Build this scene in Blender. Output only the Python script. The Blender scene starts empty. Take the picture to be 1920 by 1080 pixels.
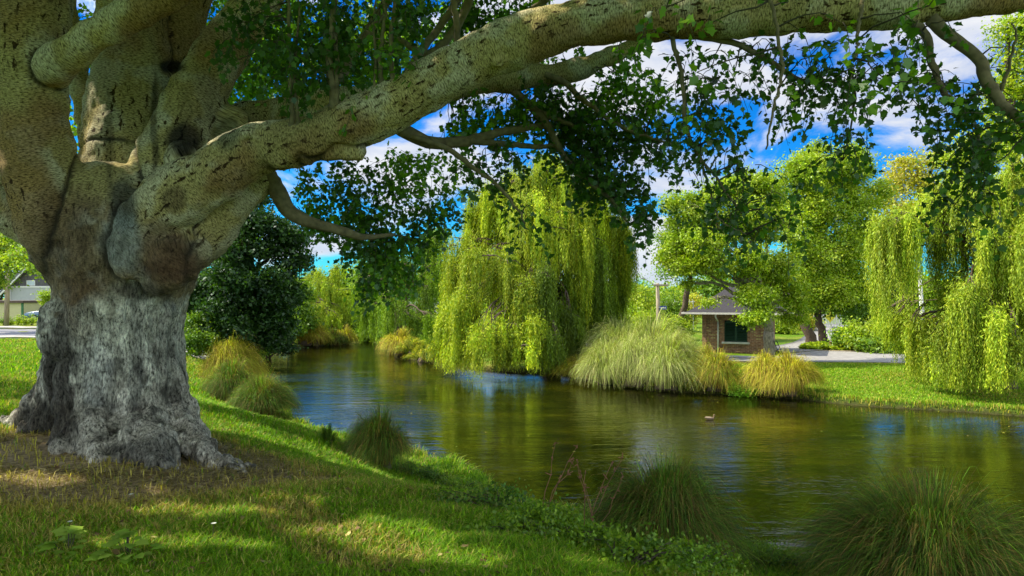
import bpy, math, random
import numpy as np
from mathutils import Vector, noise, kdtree

random.seed(7)
R = np.random.default_rng(11)
C = bpy.context.scene.collection
rad = math.radians

# ------------------------------------------------------------------ camera, world, sun, exposure
HC, F, HZ = 3.8, 1280.0, 556.0
cam = bpy.data.objects.new('camera', bpy.data.cameras.new('camera')); C.objects.link(cam)
cam.location = (0, 0, HC); cam.rotation_euler = (rad(90), 0, 0)
cam.data.sensor_width = 36; cam.data.lens = 24; cam.data.shift_y = 16 / 1920
cam.data.clip_end = 3000
bpy.context.scene.camera = cam

SUN_EL = rad(49)
sh = np.array([-1.0, 0.14]); sh /= np.linalg.norm(sh)
SUN = np.array([sh[0] * math.cos(SUN_EL), sh[1] * math.cos(SUN_EL), math.sin(SUN_EL)])
sl = bpy.data.lights.new('sun', 'SUN'); sl.energy = 5.0; sl.angle = rad(0.5); sl.color = (1, 0.92, 0.76)
so = bpy.data.objects.new('sun', sl); C.objects.link(so)
so.rotation_euler = Vector(SUN).to_track_quat('Z', 'Y').to_euler()
vs = bpy.context.scene.view_settings
vs.view_transform = 'Standard'; vs.look = 'None'; vs.gamma = 1; vs.use_curve_mapping = False; vs.exposure = 0.62
cy = bpy.context.scene.cycles
cy.max_bounces = 7; cy.diffuse_bounces = 5; cy.glossy_bounces = 3; cy.transmission_bounces = 4; cy.transparent_max_bounces = 4
cy.use_denoising = True
cy.sample_clamp_indirect = 6

def P(px, py, d):
    return np.array([(px - 960) / F * d, d, HC - (py - HZ) / F * d])

def make_world():
    w = bpy.data.worlds.new('World'); bpy.context.scene.world = w; w.use_nodes = True
    nt = w.node_tree; N = nt.nodes; L = nt.links; N.clear()
    def math_(op, a, b=None, clamp=False):
        n = N.new('ShaderNodeMath'); n.operation = op; n.use_clamp = clamp
        for i, v in enumerate((a, b)):
            if v is None: continue
            if isinstance(v, (int, float)): n.inputs[i].default_value = v
            else: L.new(v, n.inputs[i])
        return n.outputs[0]
    out = N.new('ShaderNodeOutputWorld'); bg = N.new('ShaderNodeBackground'); L.new(bg.outputs[0], out.inputs[0])
    bg.inputs[1].default_value = 0.15
    sky = N.new('ShaderNodeTexSky'); sky.sky_type = 'NISHITA'; sky.sun_disc = False
    sky.sun_elevation = SUN_EL; sky.sun_rotation = math.atan2(SUN[0], SUN[1])
    sky.air_density = 1.0; sky.dust_density = 0.2; sky.ozone_density = 2.5
    hs = N.new('ShaderNodeHueSaturation'); hs.inputs['Saturation'].default_value = 1.5; hs.inputs['Value'].default_value = 0.9
    L.new(sky.outputs[0], hs.inputs['Color'])
    deep = N.new('ShaderNodeMixRGB'); deep.blend_type = 'MULTIPLY'; deep.inputs[0].default_value = 1; deep.inputs[2].default_value = (.10, .60, .90, 1); L.new(hs.outputs[0], deep.inputs[1]); hs = deep
    tc = N.new('ShaderNodeTexCoord'); sp = N.new('ShaderNodeSeparateXYZ'); L.new(tc.outputs['Generated'], sp.inputs[0])
    az = math_('ARCTAN2', sp.outputs[0], sp.outputs[1]); el = math_('ARCSINE', sp.outputs[2])
    mp = N.new('ShaderNodeMapping'); mp.inputs['Scale'].default_value = (3.2, 3.2, 7.5); L.new(tc.outputs['Generated'], mp.inputs[0])
    n1 = N.new('ShaderNodeTexNoise'); n1.inputs['Scale'].default_value = 1.6; n1.inputs['Detail'].default_value = 9; n1.inputs['Roughness'].default_value = 0.58
    n1.inputs['Distortion'].default_value = 0.35
    L.new(mp.outputs[0], n1.inputs['Vector'])
    cov = None
    # cloud banks at compass bearings of the sky: azimuth, elevation, half-widths (degrees), weight
    for a_, e_, wa, we, s in [(-13, 10.5, 9, 3.2, .55), (-14.5, 3.8, 4.5, 1.3, .55), (11, 4, 7, 4.2, .75), (10, 12.5, 4, 3.5, .35),
                              (6.5, 21, 8, 4.5, .5), (20, 19.5, 9, 4.2, .62), (33, 21.5, 9, 5, .6), (30, 13, 5, 3, .3), (-4, 10.5, 6, 2.5, .5),
                              (-36, 4, 12, 3, .5), (70, 10, 30, 8, .4), (-80, 15, 30, 9, .4), (160, 25, 70, 22, .75), (-150, 30, 60, 22, .7), (-90, 45, 40, 22, .75), (0, 62, 180, 16, .35), (100, 30, 30, 16, .6)]:  # wide banks overhead, left and behind are unseen, added as fill light
        da = math_('DIVIDE', math_('SUBTRACT', az, rad(a_)), rad(wa)); de = math_('DIVIDE', math_('SUBTRACT', el, rad(e_)), rad(we))
        r2 = math_('ADD', math_('MULTIPLY', da, da), math_('MULTIPLY', de, de))
        g = math_('MULTIPLY', math_('POWER', 2.718, math_('MULTIPLY', r2, -0.9)), s)
        cov = g if cov is None else math_('ADD', cov, g)
    t = math_('ADD', math_('MULTIPLY', math_('SUBTRACT', n1.outputs[0], 0.5), 2.6), math_('SUBTRACT', cov, 0.16))
    dens = math_('MULTIPLY', t, 2.6, True)
    mr = N.new('ShaderNodeMapRange'); mr.interpolation_type = 'SMOOTHSTEP'; L.new(dens, mr.inputs[0]); mr.inputs[4].default_value = 0.95
    n2 = N.new('ShaderNodeTexNoise'); n2.inputs['Scale'].default_value = 5; n2.inputs['Detail'].default_value = 5; L.new(mp.outputs[0], n2.inputs['Vector'])
    cr = N.new('ShaderNodeValToRGB'); L.new(n2.outputs[0], cr.inputs[0])
    cr.color_ramp.elements[0].position = .3; cr.color_ramp.elements[0].color = (2.7, 3.0, 3.7, 1)
    cr.color_ramp.elements[1].position = .62; cr.color_ramp.elements[1].color = (4.0, 4.05, 4.15, 1)
    dt = N.new('ShaderNodeVectorMath'); dt.operation = 'DOT_PRODUCT'; L.new(tc.outputs['Generated'], dt.inputs[0]); dt.inputs[1].default_value = tuple(SUN)
    gain = N.new('ShaderNodeMapRange'); gain.interpolation_type = 'SMOOTHSTEP'; L.new(dt.outputs['Value'], gain.inputs[0]); gain.inputs[1].default_value = .35; gain.inputs[2].default_value = 1.0; gain.inputs[3].default_value = 1.0; gain.inputs[4].default_value = 4.0
    back = N.new('ShaderNodeMapRange'); back.interpolation_type = 'SMOOTHSTEP'; L.new(sp.outputs[1], back.inputs[0]); back.inputs[1].default_value = .55; back.inputs[2].default_value = -.2; back.inputs[3].default_value = 1.0; back.inputs[4].default_value = 2.4
    gm = math_('MAXIMUM', gain.outputs[0], back.outputs[0])  # clouds sunward and behind the eye brightened as added fill
    cs = N.new('ShaderNodeVectorMath'); cs.operation = 'SCALE'; L.new(cr.outputs[0], cs.inputs[0]); L.new(gm, cs.inputs[3])
    mx = N.new('ShaderNodeMixRGB'); L.new(mr.outputs[0], mx.inputs[0]); L.new(hs.outputs[0], mx.inputs[1]); L.new(cs.outputs[0], mx.inputs[2])
    L.new(mx.outputs[0], bg.inputs[0])
make_world()

# ------------------------------------------------------------------ materials
def newmat(name):
    m = bpy.data.materials.new(name); m.use_nodes = True
    nt = m.node_tree; nt.nodes.clear()
    return m, nt, nt.nodes, nt.links

def ramp(N, stops):
    cr = N.new('ShaderNodeValToRGB'); e = cr.color_ramp.elements
    while len(e) < len(stops): e.new(0.5)
    for el_, (p, c) in zip(e, stops): el_.position = p; el_.color = (*c, 1) if len(c) == 3 else c
    return cr

def simple(name, col, rough=0.7, var=0.25, scale=6, bump=0.0, metal=0.0, spec=0.4, stretch=(1, 1, 1)):
    m, nt, N, L = newmat(name)
    out = N.new('ShaderNodeOutputMaterial'); b = N.new('ShaderNodeBsdfPrincipled'); L.new(b.outputs[0], out.inputs[0])
    tc = N.new('ShaderNodeTexCoord'); mp = N.new('ShaderNodeMapping'); mp.inputs['Scale'].default_value = stretch; L.new(tc.outputs['Object'], mp.inputs[0])
    n = N.new('ShaderNodeTexNoise'); n.inputs['Scale'].default_value = scale; n.inputs['Detail'].default_value = 6; L.new(mp.outputs[0], n.inputs['Vector'])
    c0 = tuple(c * (1 - var) for c in col); c1 = tuple(min(1, c * (1 + var)) for c in col)
    cr = ramp(N, [(.3, c0), (.7, c1)]); L.new(n.outputs[0], cr.inputs[0]); L.new(cr.outputs[0], b.inputs['Base Color'])
    b.inputs['Roughness'].default_value = rough; b.inputs['Metallic'].default_value = metal; b.inputs['Specular IOR Level'].default_value = spec
    if bump:
        bp = N.new('ShaderNodeBump'); bp.inputs['Strength'].default_value = bump; bp.inputs['Distance'].default_value = 0.02
        L.new(n.outputs[0], bp.inputs['Height']); L.new(bp.outputs[0], b.inputs['Normal'])
    return m

def leafmat(name, trans=0.35, rough=0.5, gloss=0.03, tcol=(1.25, 1.35, 0.45)):
    """base colour comes from the per-leaf 'tint' attribute"""
    m, nt, N, L = newmat(name)
    out = N.new('ShaderNodeOutputMaterial')
    at = N.new('ShaderNodeAttribute'); at.attribute_name = 'tint'
    d = N.new('ShaderNodeBsdfDiffuse'); t = N.new('ShaderNodeBsdfTranslucent'); g = N.new('ShaderNodeBsdfGlossy'); g.inputs['Roughness'].default_value = rough
    g.inputs['Color'].default_value = (.8, .85, .9, 1)
    mc = N.new('ShaderNodeMixRGB'); mc.blend_type = 'MULTIPLY'; mc.inputs[0].default_value = 1; mc.inputs[2].default_value = (*tcol, 1)
    L.new(at.outputs['Color'], d.inputs[0]); L.new(at.outputs['Color'], mc.inputs[1]); L.new(mc.outputs[0], t.inputs[0])
    m1 = N.new('ShaderNodeMixShader'); m1.inputs[0].default_value = trans; L.new(d.outputs[0], m1.inputs[1]); L.new(t.outputs[0], m1.inputs[2])
    m2 = N.new('ShaderNodeMixShader'); m2.inputs[0].default_value = gloss; L.new(m1.outputs[0], m2.inputs[1]); L.new(g.outputs[0], m2.inputs[2])
    L.new(m2.outputs[0], out.inputs[0])
    return m

LEAF = leafmat('leaf'); WLEAF = leafmat('willow_leaf', 0.28, 0.6, 0.02, (1.2, 1.2, .5)); BLADE = leafmat('grass_blade', 0.38, 0.6, 0.015, (1.2, 1.3, .4))
BIGLEAF = leafmat('plane_leaf', 0.45, 0.4, 0.04, (1.5, 1.8, .3))
BARK = simple('bark_brown', (.085, .06, .038), .9, .5, 9, .8, stretch=(3, 3, .7))
BARKG = simple('bark_grey', (.26, .22, .16), .9, .55, 8, .8, stretch=(2, 2, .7))
BARKD = simple('bark_twig', (.07, .06, .035), .85, .4, 12, .3)
BRANCHM = simple('bark_olive', (.17, .14, .065), .85, .4, 14, .4)

# ------------------------------------------------------------------ object helpers
def tag(o, label=None, cat=None, group=None, kind=None):
    if label: o['label'] = label
    if cat: o['category'] = cat
    if group: o['group'] = group
    if kind: o['kind'] = kind
    return o

def empty(name, loc, label=None, cat=None, group=None, rz=0.0):
    o = bpy.data.objects.new(name, None); C.objects.link(o)
    o.location = tuple(float(v) for v in loc); o.rotation_euler.z = rz; o.empty_display_size = .2
    return tag(o, label, cat, group)

def link(name, me, mat, parent=None, world=True):
    """world=True: mesh coordinates are world ones; keep them so under a (translated) parent"""
    o = bpy.data.objects.new(name, me); C.objects.link(o)
    if mat and not me.materials: me.materials.append(mat)
    if parent is not None:
        o.parent = parent
        if world:
            p = parent; off = Vector((0, 0, 0))
            while p: off += p.location; p = p.parent
            me.transform(__import__('mathutils').Matrix.Translation(-off))
    return o

def np_mesh(name, V, counts, loops, tint=None, smooth=False):
    me = bpy.data.meshes.new(name)
    V = np.asarray(V, dtype=np.float32)
    me.vertices.add(len(V)); me.vertices.foreach_set('co', V.ravel())
    counts = np.asarray(counts, dtype=np.int32); loops = np.asarray(loops, dtype=np.int32)
    me.loops.add(len(loops)); me.loops.foreach_set('vertex_index', loops)
    st = np.zeros(len(counts), np.int32); st[1:] = np.cumsum(counts)[:-1]
    me.polygons.add(len(counts)); me.polygons.foreach_set('loop_start', st); me.polygons.foreach_set('loop_total', counts)
    if smooth: me.polygons.foreach_set('use_smooth', np.ones(len(counts), bool))
    if tint is not None:
        a = me.attributes.new('tint', 'FLOAT_COLOR', 'POINT')
        t = np.ones((len(V), 4), np.float32); t[:, :3] = tint; a.data.foreach_set('color', t.ravel())
    me.update(calc_edges=True)
    return me

def norm(a): return a / np.maximum(np.linalg.norm(a, axis=-1, keepdims=True), 1e-9)

# leaf templates: x along leaf, y across, z fold
T_DIAMOND = (np.array([[0, 0, 0], [.5, .33, .06], [1, 0, -.05], [.5, -.33, .06]]), [4])
T_NARROW = (np.array([[0, 0, 0], [.45, .12, 0], [1, 0, -.08], [.45, -.12, 0]]), [4])
_l = np.array([[0, .0], [.12, .38], [.38, .3], [.45, .56], [.66, .26], [1.0, 0]])
_lv = np.vstack([[[p[0], p[1], .10 * abs(p[1])] for p in _l], [[p[0], -p[1], .10 * abs(p[1])] for p in _l[-2:0:-1]]])
_lv[:, 2] -= .12 * _lv[:, 0] ** 2
T_LOBED = (_lv, None)

def leaves_mesh(name, pos, X, Nn, size, tint, tmpl=T_DIAMOND):
    """pos (n,3) leaf bases, X leaf directions, Nn approximate normals, size (n,), tint (n,3)"""
    T = tmpl[0]; k = len(T); n = len(pos)
    X = norm(X); Y = norm(np.cross(Nn, X)); Z = np.cross(X, Y)
    s = np.asarray(size).reshape(-1, 1, 1)
    V = pos[:, None, :] + s * (T[None, :, 0:1] * X[:, None] + T[None, :, 1:2] * Y[:, None] + T[None, :, 2:3] * Z[:, None])
    loops = np.arange(n * k); counts = np.full(n, k)
    return np_mesh(name, V.reshape(-1, 3), counts, loops, np.repeat(tint, k, axis=0))

def tints(n, cols, jit=.18):
    """random mix of colours with brightness jitter"""
    cols = np.array(cols); a = R.integers(0, len(cols), n); b = R.integers(0, len(cols), n); t = R.random((n, 1))
    c = cols[a] * t + cols[b] * (1 - t)
    return np.clip(c * np.exp(R.normal(0, jit, (n, 1))), 0, 1)

class Tubes:
    def __init__(s): s.V = []; s.F = []; s.n = 0
    def add(s, pts, rr, k=6, cap=True, wob=0):
        pts = np.asarray(pts, float); m = len(pts); rr = np.broadcast_to(np.asarray(rr, float), (m,))
        T = np.gradient(pts, axis=0); T = norm(T)
        ref = np.array([0, 0, 1.]) if abs(T[0][2]) < .8 else np.array([1., 0, 0])
        U = norm(np.cross(T[0], ref)); rows = []
        for i in range(m):
            U = norm(U - T[i] * np.dot(U, T[i])); W = np.cross(T[i], U)
            a = np.arange(k) / k * 2 * math.pi
            r = rr[i] * (1 + (R.normal(0, wob, k) if wob else 0))
            rows.append(pts[i] + (np.cos(a) * r)[:, None] * U + (np.sin(a) * r)[:, None] * W if np.ndim(r) else pts[i] + rr[i] * (np.cos(a)[:, None] * U + np.sin(a)[:, None] * W))
        s.V.append(np.vstack(rows)); b = s.n
        for i in range(m - 1):
            for j in range(k):
                j2 = (j + 1) % k
                s.F.append((b + i * k + j, b + i * k + j2, b + (i + 1) * k + j2, b + (i + 1) * k + j))
        if cap:
            s.F.append(tuple(b + j for j in range(k))[::-1]); s.F.append(tuple(b + (m - 1) * k + j for j in range(k)))
        s.n += m * k
    def mesh(s, name, smooth=True):
        V = np.vstack(s.V); cnt = [len(f) for f in s.F]; lp = [i for f in s.F for i in f]
        return np_mesh(name, V, cnt, lp, None, smooth)

def spline(pts, n=24):
    """Catmull-Rom through rows of any dimension"""
    p = np.asarray(pts, float); m = len(p)
    if m == 2: t = np.linspace(0, 1, n)[:, None]; return p[0] * (1 - t) + p[1] * t
    q = np.vstack([2 * p[0] - p[1], p, 2 * p[-1] - p[-2]]); out = []
    for u in np.linspace(0, m - 1 - 1e-6, n):
        i = int(u); t = u - i; a, b, c, d = q[i], q[i + 1], q[i + 2], q[i + 3]
        out.append(.5 * (2 * b + (c - a) * t + (2 * a - 5 * b + 4 * c - d) * t * t + (3 * b - a - 3 * c + d) * t ** 3))
    return np.array(out)

class MB:
    """collects boxes / prisms (local or world coordinates)"""
    def __init__(s): s.V = []; s.F = []
    def face_block(s, V, F):
        b = len(s.V); s.V += [tuple(map(float, v)) for v in V]; s.F += [tuple(b + i for i in f) for f in F]
    def box(s, x0, x1, y0, y1, z0, z1):
        s.face_block([(x0, y0, z0), (x1, y0, z0), (x1, y1, z0), (x0, y1, z0), (x0, y0, z1), (x1, y0, z1), (x1, y1, z1), (x0, y1, z1)],
                     [(3, 2, 1, 0), (4, 5, 6, 7), (0, 1, 5, 4), (1, 2, 6, 5), (2, 3, 7, 6), (3, 0, 4, 7)])
    def prism(s, poly, y0, y1):
        """poly in xz extruded along y"""
        n = len(poly); V = [(x, y0, z) for x, z in poly] + [(x, y1, z) for x, z in poly]
        F = [tuple(range(n)), tuple(range(2 * n - 1, n - 1, -1))] + [(i, n + i, n + (i + 1) % n, (i + 1) % n) for i in range(n)]
        s.face_block(V, F)
    def rod(s, a, b, r, k=8, r2=None):
        t = Tubes(); t.add([a, b], [r, r if r2 is None else r2], k); s.face_block(np.vstack(t.V), t.F)
    def build(s, name, mat, parent=None, bevel=0, smooth=False):
        me = bpy.data.meshes.new(name); me.from_pydata(s.V, [], s.F); me.update()
        import bmesh
        bm = bmesh.new(); bm.from_mesh(me); bmesh.ops.recalc_face_normals(bm, faces=bm.faces)
        if bevel: bmesh.ops.bevel(bm, geom=bm.edges[:], offset=bevel, segments=2, affect='EDGES', clamp_overlap=True)
        bm.to_mesh(me); bm.free()
        if smooth: me.polygons.foreach_set('use_smooth', np.ones(len(me.polygons), bool))
        return link(name, me, mat, parent, world=False)

# ------------------------------------------------------------------ river outline and terrain
def W0(px, py, z=0.0):
    d = (HC - z) * F / (py - HZ); return ((px - 960) / F * d, d)
LEFT = [W0(*p) for p in [(2600, 1320), (2100, 1150), (1700, 1090), (1500, 1080), (1380, 1055), (1250, 1015), (1110, 990), (1000, 975), (955, 955), (920, 925), (870, 893),
                         (780, 865), (700, 850), (640, 828), (590, 812), (548, 796), (541, 760), (520, 735), (497, 712), (487, 695), (480, 682), (492, 670), (540, 662), (560, 651),
                         (620, 646), (690, 641)]]
RIGHT = [W0(*p) for p in [(2600, 830), (2200, 800), (1920, 781), (1800, 772), (1640, 763), (1560, 756), (1500, 749), (1400, 742), (1300, 737), (1230, 734), (1150, 722), (1070, 706),
                          (1040, 701), (950, 698), (880, 691), (800, 679), (750, 668), (738, 656), (720, 648), (700, 641)]]
POLY = np.array(LEFT + RIGHT[::-1])

def dist_poly(X, Y, pts):
    d = np.full(X.shape, 1e9)
    for (ax, ay), (bx, by) in zip(pts[:-1], pts[1:]):
        vx, vy = bx - ax, by - ay; l2 = vx * vx + vy * vy + 1e-12
        t = np.clip(((X - ax) * vx + (Y - ay) * vy) / l2, 0, 1)
        d = np.minimum(d, (X - ax - t * vx) ** 2 + (Y - ay - t * vy) ** 2)
    return np.sqrt(d)

def inside(X, Y, poly=POLY):
    r = np.zeros(X.shape, bool); n = len(poly)
    for i in range(n):
        x0, y0 = poly[i]; x1, y1 = poly[(i + 1) % n]
        c = ((y0 > Y) != (y1 > Y)); xi = (x1 - x0) * (Y - y0) / (y1 - y0 + 1e-12) + x0
        r ^= c & (X < xi)
    return r

def sstep(a, b, x): t = np.clip((x - a) / (b - a), 0, 1); return t * t * (3 - 2 * t)

def vn(X, Y, s, seed=0):
    """cheap smooth pseudo noise, about -1..1"""
    X = X * s; Y = Y * s
    return (np.sin(X * 1.3 + 1.7 * np.sin(Y * .9 + seed) + seed) + np.sin(Y * 1.7 + 1.3 * np.sin(X * 1.1 - seed * 2)) + np.sin((X + Y) * .73 + seed * 3 + np.sin(X * 2.1))) / 3

TREE = (-4.25, 7.75)
ROOTZ = 1.95
def H(X, Y):
    X = np.asarray(X, float); Y = np.asarray(Y, float)
    dl = dist_poly(X, Y, LEFT); dr = dist_poly(X, Y, RIGHT); ins = inside(X, Y)
    top = 2.22 - .55 * sstep(18, 40, Y) - .1 * sstep(-5, -20, X) - .6 * sstep(-22, -4, X) * sstep(22, 34, Y)
    top = top - .5 * sstep(.2, 2.6, X) * sstep(13, 9, Y)
    zl = .16 * sstep(0, .12, dl) + (top - .16) * (1 - np.exp(-np.power(np.maximum(dl, 0) / 3.7, 1.8)))
    zl += .025 * vn(X, Y, 1.9) + .018 * vn(X, Y, 4.7, 2)
    # ground humps up round the old tree's roots
    rt = np.hypot(X - TREE[0], Y - TREE[1]); zl += .10 * np.exp(-(rt / 1.7) ** 2)
    zr = .2 * sstep(0, .12, dr) + .4 * sstep(0, 5.0, dr)
    zr += .015 * vn(X, Y, 1.4, 1) * sstep(6, 3, dr)
    w = sstep(-5, 5, dr - dl)
    z = w * zl + (1 - w) * zr
    di = np.minimum(dl, dr)
    return np.where(ins, -.65 * sstep(0, 1.6, di) - .02, z)

def h1(x, y): return float(H(np.array([x]), np.array([y]))[0])

def G(px, py):
    """ground point seen at that direction from the eye"""
    z = 1.0
    for _ in range(60):
        d = (HC - z) * F / (py - HZ); x = (px - 960) / F * d; z2 = h1(x, d); z = z * .6 + z2 * .4
    return np.array([x, d, z2])

def axis(lo, a, b, hi, step, far):
    c = np.arange(a, b + 1e-6, step); l = [a]; s = step
    while l[-1] > lo: s = min(s * 1.12, far); l.append(l[-1] - s)
    u = [b]; s = step
    while u[-1] < hi: s = min(s * 1.12, far); u.append(u[-1] + s)
    return np.concatenate([np.array(l[:0:-1]), c, np.array(u[1:])])

def build_terrain():
    xs = axis(-900, -14, 24, 900, .17, 60); ys = axis(-120, 1, 38, 1500, .17, 60)
    X, Y = np.meshgrid(xs, ys); Z = H(X, Y)
    nx, ny = len(xs), len(ys)
    V = np.stack([X, Y, Z], -1).reshape(-1, 3)
    i = np.arange(nx * ny).reshape(ny, nx)
    Q = np.stack([i[:-1, :-1], i[:-1, 1:], i[1:, 1:], i[1:, :-1]], -1).reshape(-1, 4)
    # colour layers: g = straw litter, r = dry lawn, b = bed
    rt = np.hypot(X - TREE[0], (Y - TREE[1]))
    lit = np.exp(-(np.maximum(np.hypot((X + 4.3) / 1.35, Y - 6.9) - 1.35, 0) / .55) ** 2) + .25 * (vn(X, Y, 1.7, 5) > .45) * sstep(6, 3.5, np.hypot(X + 3, Y - 5))
    dry = np.clip(.35 + .5 * vn(X, Y, .45, 3) + .35 * vn(X, Y, 1.6, 4), 0, 1)
    dry = np.maximum(dry, sstep(24, 29, Y) * sstep(-14, -18, X))
    bed = inside(X, Y).astype(float)
    edge = np.exp(-(np.minimum(dist_poly(X, Y, LEFT), dist_poly(X, Y, RIGHT)) / .24) ** 2)
    col = np.stack([dry, np.clip(lit, 0, 1), np.maximum(bed, edge * .8)], -1).reshape(-1, 3)
    me = np_mesh('ground', V, np.full(len(Q), 4), Q.ravel(), col, True)
    m, nt, N, L = newmat('ground')
    out = N.new('ShaderNodeOutputMaterial'); b = N.new('ShaderNodeBsdfPrincipled'); L.new(b.outputs[0], out.inputs[0]); b.inputs['Roughness'].default_value = .95
    b.inputs['Specular IOR Level'].default_value = .1
    at = N.new('ShaderNodeAttribute'); at.attribute_name = 'tint'; sp = N.new('ShaderNodeSeparateColor'); L.new(at.outputs['Color'], sp.inputs[0])
    tc = N.new('ShaderNodeTexCoord')
    n1 = N.new('ShaderNodeTexNoise'); n1.inputs['Scale'].default_value = 14; n1.inputs['Detail'].default_value = 8; n1.inputs['Roughness'].default_value = .7; L.new(tc.outputs['Object'], n1.inputs['Vector'])
    n2 = N.new('ShaderNodeTexNoise'); n2.inputs['Scale'].default_value = 2.2; n2.inputs['Detail'].default_value = 7; L.new(tc.outputs['Object'], n2.inputs['Vector'])
    g = ramp(N, [(.3, (.03, .07, .004)), (.5, (.08, .17, .006)), (.72, (.17, .28, .009))]); L.new(n1.outputs[0], g.inputs[0])
    y = ramp(N, [(.3, (.15, .16, .02)), (.7, (.34, .31, .06))]); L.new(n1.outputs[0], y.inputs[0])
    s = ramp(N, [(.3, (.10, .075, .04)), (.5, (.28, .21, .115)), (.7, (.50, .40, .24))]); L.new(n1.outputs[0], s.inputs[0])
    d = ramp(N, [(.3, (.02, .017, .008)), (.7, (.06, .05, .02))]); L.new(n1.outputs[0], d.inputs[0])
    def mix(f, a_, b_):
        x = N.new('ShaderNodeMixRGB'); L.new(f, x.inputs[0]); L.new(a_, x.inputs[1]); L.new(b_, x.inputs[2]); return x.outputs[0]
    ma = N.new('ShaderNodeMath'); ma.operation = 'MULTIPLY'; L.new(sp.outputs[0], ma.inputs[0]); r2 = ramp(N, [(.4, (0, 0, 0)), (.6, (1, 1, 1))]); L.new(n2.outputs[0], r2.inputs[0]); L.new(r2.outputs[0], ma.inputs[1])
    c = mix(ma.outputs[0], g.outputs[0], y.outputs[0]); c = mix(sp.outputs[1], c, s.outputs[0]); c = mix(sp.outputs[2], c, d.outputs[0])
    L.new(c, b.inputs['Base Color'])
    bp = N.new('ShaderNodeBump'); bp.inputs['Strength'].default_value = .8; bp.inputs['Distance'].default_value = .04; L.new(n1.outputs[0], bp.inputs['Height']); L.new(bp.outputs[0], b.inputs['Normal'])
    tag(link('ground', me, m), kind='structure')
build_terrain()

def build_water():
    V = [(-40, 1, 0), (70, 1, 0), (70, 75, 0), (-40, 75, 0)]
    me = np_mesh('river_water', V, [4], [0, 1, 2, 3])
    m, nt, N, L = newmat('water')
    out = N.new('ShaderNodeOutputMaterial'); tc = N.new('ShaderNodeTexCoord')
    def tex(scale, st, det, rough=.5):
        mp = N.new('ShaderNodeMapping'); mp.inputs['Scale'].default_value = st; L.new(tc.outputs['Object'], mp.inputs[0])
        n = N.new('ShaderNodeTexNoise'); n.inputs['Scale'].default_value = scale; n.inputs['Detail'].default_value = det; n.inputs['Roughness'].default_value = rough
        L.new(mp.outputs[0], n.inputs['Vector']); return n.outputs[0]
    weed = ramp(N, [(.34, (.004, .005, .001)), (.5, (.010, .012, .001)), (.64, (.022, .024, .001)), (.78, (.07, .068, .003))]); L.new(tex(.55, (.55, 1.3, 1), 5, .6), weed.inputs[0])
    dif = N.new('ShaderNodeBsdfDiffuse'); L.new(weed.outputs[0], dif.inputs[0])
    gl = N.new('ShaderNodeBsdfGlossy'); gl.inputs['Roughness'].default_value = .02; gl.inputs[0].default_value = (.95, .95, .9, 1)
    # ripples: fine wavelets, stronger in wind-ruffled patches
    a = tex(4.5, (.6, 1.5, 1), 3, .55); b_ = tex(1.3, (.5, 1.6, 1), 2); ru = ramp(N, [(.35, (.2, .2, .2)), (.65, (1, 1, 1))]); L.new(tex(.22, (.7, 1.4, 1), 2), ru.inputs[0])
    mu = N.new('ShaderNodeMath'); mu.operation = 'MULTIPLY'; L.new(a, mu.inputs[0]); L.new(ru.outputs[0], mu.inputs[1])
    ad = N.new('ShaderNodeMath'); ad.operation = 'MULTIPLY_ADD'; L.new(b_, ad.inputs[0]); ad.inputs[1].default_value = .9; L.new(mu.outputs[0], ad.inputs[2])
    bp = N.new('ShaderNodeBump'); bp.inputs['Strength'].default_value = 1.0; bp.inputs['Distance'].default_value = .021; L.new(ad.outputs[0], bp.inputs['Height'])
    L.new(bp.outputs[0], gl.inputs['Normal'])
    fr = N.new('ShaderNodeFresnel'); fr.inputs[0].default_value = 1.55; L.new(bp.outputs[0], fr.inputs['Normal'])
    mx = N.new('ShaderNodeMixShader'); L.new(fr.outputs[0], mx.inputs[0]); L.new(dif.outputs[0], mx.inputs[1]); L.new(gl.outputs[0], mx.inputs[2]); L.new(mx.outputs[0], out.inputs[0])
    tag(link('river_water', me, m), kind='structure')
build_water()

# ------------------------------------------------------------------ vegetation generators
def unit_rand(n):
    v = R.normal(size=(n, 3)); return norm(v)

def clumps_leaves(clumps, per_m2=None, n=None, twig_s=.28, per_twig=22, shell=.55):
    """twig centres spread through the ellipsoids (biased to the outside); returns leaf positions and outward normals, twig centres"""
    if n > 9000:
        ex_ = []
        for c, r in clumps:
            for _ in range(4):
                u_ = unit_rand(1)[0]; f_ = random.uniform(.28, .5); ex_.append((np.array(c) + u_ * np.array(r) * random.uniform(.75, 1.12), tuple(np.array(r) * f_)))
        clumps = [(c, tuple(np.array(r) * .82)) for c, r in clumps] + ex_
    wts = np.array([(r[0] * r[1] + r[1] * r[2] + r[0] * r[2]) for c, r in clumps]); wts = wts / wts.sum()
    T = []; O = []
    nt = max(1, n // per_twig)
    for (c, r), w in zip(clumps, wts):
        k = max(3, int(nt * w)); u = unit_rand(k); q = R.random((k, 1)) ** shell
        wob = (1 + .34 * np.sin(u[:, :1] * 6 + c[0] * 3) * np.cos(u[:, 2:] * 5 + c[1] * 3)) * np.clip(1 + R.normal(0, .13, (k, 1)), .6, 1.5)
        T.append(np.array(c) + u * q * np.array(r) * wob); O.append(u)
    T = np.vstack(T); O = np.vstack(O)
    idx = np.repeat(np.arange(len(T)), per_twig)
    sc = twig_s * (.6 + .8 * R.random((len(T), 1)))
    pos = T[idx] + R.normal(size=(len(idx), 3)) * sc[idx] * np.array([1, 1, .55])
    return pos, O[idx], T, idx

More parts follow.
